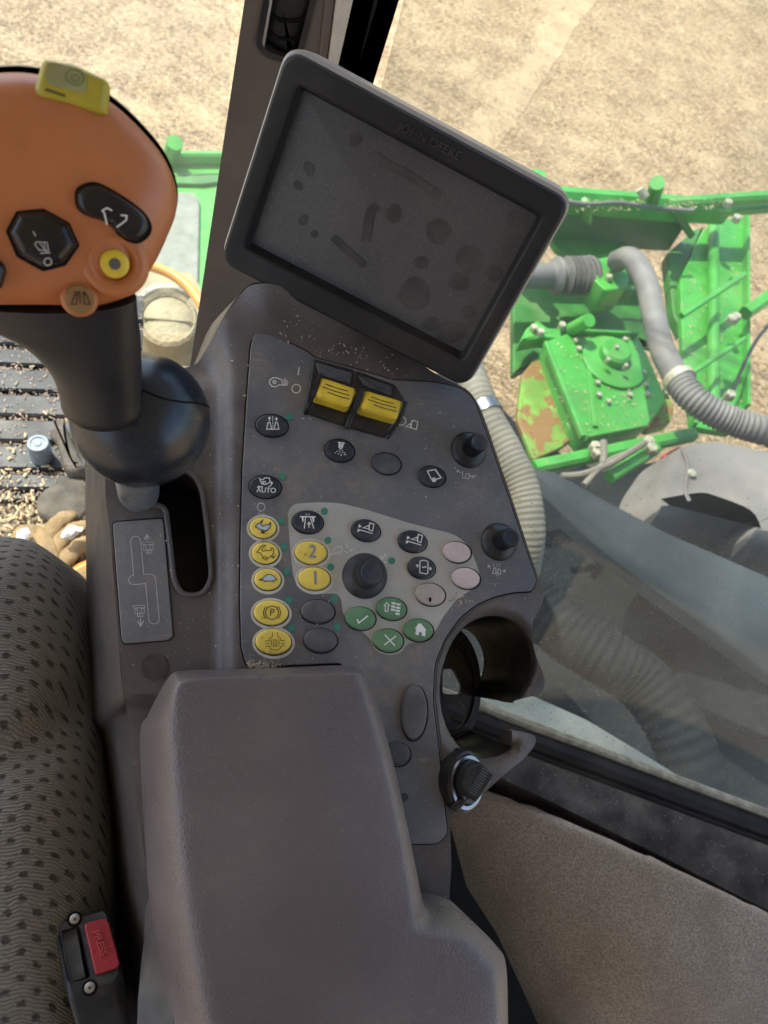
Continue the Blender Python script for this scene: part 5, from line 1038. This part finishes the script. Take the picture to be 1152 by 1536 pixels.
hose('air_hose', [(800, 905, 1.30), (850, 950, 1.32), (905, 985, 1.34), (960, 1020, 1.34), (1010, 1085, 1.34), (1050, 1180, 1.3), (1080, 1260, 1.2)], .075, pm('dark_ribbed_hose', (.012, .014, .015), .75, .2, 6, spec=.1, dust=.08, ds=6), 'wide dark ribbed hose lying below the side window', 30, .022, 20)
hose('cream_hose', [(600, 330, 1.5), (660, 430, 1.7), (706, 560, 1.75), (730, 622, 1.75), (762, 680, 1.74), (786, 735, 1.72), (794, 800, 1.68), (785, 860, 1.6), (770, 930, 1.5), (760, 1000, 1.2), (755, 1040, .93)], .036, HP, 'pale cream ribbed hose beside the right edge of the console', 80, .025, 18)
m = MB(); m.tube([G(724, 610, 1.75), G(731, 624, 1.75)], .040, 18); m.build('steel_clamp', M['chrome'], None, 40, 'shiny clamp round the pale cream hose', 'hose clamp')
# left: step platform of the header, orange hose, dusty lamp
sp_ = thing('step_platform', G(270, 330, .8), 'green edged platform with a grey grit pad left of the pillar', 'platform')
plate(1.2, [(120, 240), (380, 240), (372, 520), (120, 520)], .05, GRN, sp_, 'green_deck', 4)
m = MB(); m.bar(G(120, 237, 1.22), G(380, 237, 1.22), .03, .05, .008); m.tube([G(255, 236, 1.22), G(262, 214, 1.3)], .03, 12); m.build('front_lip', GRN, sp_)
plate(1.215, [(130, 258), (372, 258), (364, 268), (305, 276), (268, 275), (130, 272)], .015, GRD, sp_, 'shaded_green_band', 3)
plate(1.216, [(130, 286), (292, 288), (300, 300), (296, 470), (130, 470)], .015, pm('grey_grit_pad', (.21, .22, .18), .9, .15, 20, dust=.5, ds=12, bump=1, bs=160, dcol=(.30, .29, .21)), sp_, 'grit_pad', 6)
hose('orange_hose', [(170, 398, 1.62), (215, 398, 1.62), (250, 408, 1.62), (280, 428, 1.62), (302, 456, 1.62), (330, 500, 1.6)], .013, pm('orange_hose', (.62, .25, .03), .4, .1, 20, dust=.2, ds=10), 'orange hose arching over the dusty round lamp')
lp = thing('dusty_lamp', G(250, 480, 1.45), 'tan dusty round work lamp between the joystick and the pillar', 'lamp')
TAN = pm('dust_covered_metal', (.27, .23, .135), .85, .2, 12, dust=.5, ds=14, bump=.8, bs=90, dcol=(.36, .30, .18))
c = G(252, 478, 1.6)
def lc(r, h, n=48): return [c + Vector((r * math.cos(i * 2 * math.pi / n), r * math.sin(i * 2 * math.pi / n) * 1.25, h)) for i in range(n)]
m = MB(); m.rings([lc(.074, -.10), lc(.074, .0), lc(.068, .008), lc(.062, .0)], True, False); m.build('lamp_rim', TAN, lp)
m = MB(); m.rings([lc(.063, -.004), lc(.05, .004), lc(.02, .008)], False, True); m.bar(c + Vector((-.06, -.01, .008)), c + Vector((.06, -.014, .008)), .006, .008, .001); m.build('lamp_face', TAN, lp)
m = MB()
for i in range(30):
    a = .9 + i * .075; m.bar(c + Vector((.076 * math.cos(a), .095 * math.sin(a), .004)), c + Vector((.088 * math.cos(a), .110 * math.sin(a), .004)), .003, .02, .0005)
m.build('cooling_ribs', M['steel'], lp)
plate(1.5, [(150, 400), (290, 408), (306, 440), (320, 560), (150, 560)], .06, TAN, lp, 'lamp_bracket', 8)
# ---- ground
def ground_mat():
    m, t, out = nt('straw_stubble'); b = N(t, 'ShaderNodeBsdfPrincipled'); L(t, b.outputs[0], out.inputs[0]); tc = N(t, 'ShaderNodeTexCoord').outputs['Object']
    def noise(sc, det=4, r=.6, rot=0, st=(1, 1, 1)):
        mp = N(t, 'ShaderNodeMapping'); mp.inputs['Scale'].default_value = st; mp.inputs['Rotation'].default_value = (0, 0, rot); L(t, tc, mp.inputs[0])
        n = N(t, 'ShaderNodeTexNoise'); n.inputs['Scale'].default_value = sc; n.inputs['Detail'].default_value = det; n.inputs['Roughness'].default_value = r; L(t, mp.outputs[0], n.inputs['Vector']); return n.outputs['Fac']
    c = mixc(t, ramp(t, noise(26, 6, .7, .6, (1, 2.2, 1)), .32, .68), (.15, .10, .06), (.54, .395, .225))
    c = mixc(t, ramp(t, noise(2.6, 6, .7), .38, .66, 0, .45), c, (.60, .46, .28))
    c = mixc(t, ramp(t, noise(60, 4, .7), .55, .7, 0, .6), c, (.17, .11, .07)); c = mixc(t, ramp(t, noise(7, 6, .75, 1.1, (1, 1.8, 1)), .52, .70, 0, .4), c, (.17, .115, .075))
    L(t, c, b.inputs['Base Color']); b.inputs['Roughness'].default_value = .95; b.inputs['Specular IOR Level'].default_value = .1
    bp = N(t, 'ShaderNodeBump'); bp.inputs['Strength'].default_value = .8; bp.inputs['Distance'].default_value = .02; L(t, noise(45, 5, .7), bp.inputs['Height']); L(t, bp.outputs[0], b.inputs['Normal']); return m
m = MB(); m.add([Vector((x, y, 0)) for x, y in ((-60, -60), (60, -60), (60, 60), (-60, 60))], [(0, 1, 2, 3)]); m.build('ground', ground_mat(), None, kind='structure')
tk = [G(x, y, .004) for x, y in ((858, -40), (800, 50), (735, 140), (690, 200), (640, 270), (700, 290), (752, 210), (812, 130), (880, 20), (925, -40))]
tk = [Vector((p[0] + R_.gauss(0, .012), p[1] + R_.gauss(0, .012), .004)) for p in spl([tuple(p) for p in tk], 7)]
m = MB(); m.add(tk, [tuple(range(len(tk)))])
m.build('tyre_track', pm('packed_straw_track', (.39, .285, .165), .95, .12, 5, bump=.3, bs=40, stain=((.36, .26, .15), 3, .5, .7, .4)), None, kind='structure')
STR = pm('straw', (.55, .405, .235), .75, .35, 30); STD = pm('dark_straw', (.30, .21, .13), .85, .35, 30)
tkp = [(p.x, p.y) for p in tk]
def ong():
    px, py = R_.uniform(-40, 1200), R_.uniform(-60, 700); p = G(px, py, 0)
    if inside((p.x, p.y), tkp) and R_.random() < .85 * min(1, seg_d(p.x, p.y, tkp[::4]) / .14): return None
    if math.sin(p.x * 9 + 2 * math.sin(p.y * 5)) * math.sin(p.y * 11 + 2.3 * math.sin(p.x * 4)) < R_.uniform(-.9, .55): return None
    p.z = R_.uniform(.003, .035); return p, (Z + Vector((R_.gauss(0, .25), R_.gauss(0, .25), 0))).normalized()
scatter('straw', 92000, ong, .010, .042, .0017, STR, 'loose cut straw covering the field', 'straw', .5)
scatter('dark_stubble', 40000, ong, .009, .032, .0017, STD, 'dark weathered stubble bits in the field', 'stubble', .5)

def onmc():
    px, py = R_.choice(((R_.uniform(825, 980), R_.uniform(505, 650)), (R_.uniform(1030, 1115), R_.uniform(350, 620)), (R_.uniform(850, 1080), R_.uniform(298, 316)))); z = 1.056 if px < 1000 and py > 400 else (1.106 if py > 340 else 1.32)
    return G(px, py, z), Z
scatter('machine_chaff', 420, onmc, .005, .02, .0012, CH, 'straw bits lying on the green header frame', 'chaff')

# ================================================================ LIGHT, WORLD, CAMERA
az, el = math.radians(-38), math.radians(56)                                  # sun from the front left
w = bpy.data.worlds.new('World'); S.world = w; w.use_nodes = True; t = w.node_tree
bg = t.nodes['Background']; sk = t.nodes.new('ShaderNodeTexSky'); sk.sky_type = 'NISHITA'; sk.sun_disc = False; sk.sun_elevation = el; sk.sun_rotation = az
sk.dust_density = 2.0; t.links.new(sk.outputs[0], bg.inputs[0]); bg.inputs[1].default_value = .15
sd = bpy.data.lights.new('sun', 'SUN'); sd.energy = 2.7; sd.angle = math.radians(.5); sd.color = (1, .95, .86)
so_ = bpy.data.objects.new('sun', sd); COL.objects.link(so_)
sdir = Vector((math.sin(az) * math.cos(el), math.cos(az) * math.cos(el), math.sin(el))); so_.rotation_euler = sdir.to_track_quat('Z', 'Y').to_euler(); so_.location = sdir * 20
cd = bpy.data.cameras.new('camera'); co = bpy.data.objects.new('camera', cd); COL.objects.link(co); S.camera = co
co.matrix_world = Matrix.Translation(CAMP) @ RW.to_4x4(); cd.sensor_fit = 'HORIZONTAL'; cd.sensor_width = 36; cd.lens = 36 * F / 1152; cd.clip_start = .01; cd.clip_end = 300
cd.dof.use_dof = True; cd.dof.focus_distance = .47; cd.dof.aperture_fstop = cd.lens / 1000 / .0018
S.view_settings.view_transform = 'Standard'; S.view_settings.look = 'None'; S.view_settings.gamma = 1; S.view_settings.use_curve_mapping = False; S.view_settings.exposure = 1.78
S.render.engine = 'CYCLES'; S.cycles.use_denoising = True; S.cycles.max_bounces = 10; S.cycles.transparent_max_bounces = 12
try: S.cycles.denoiser = 'OPENIMAGEDENOISE'
except Exception: pass
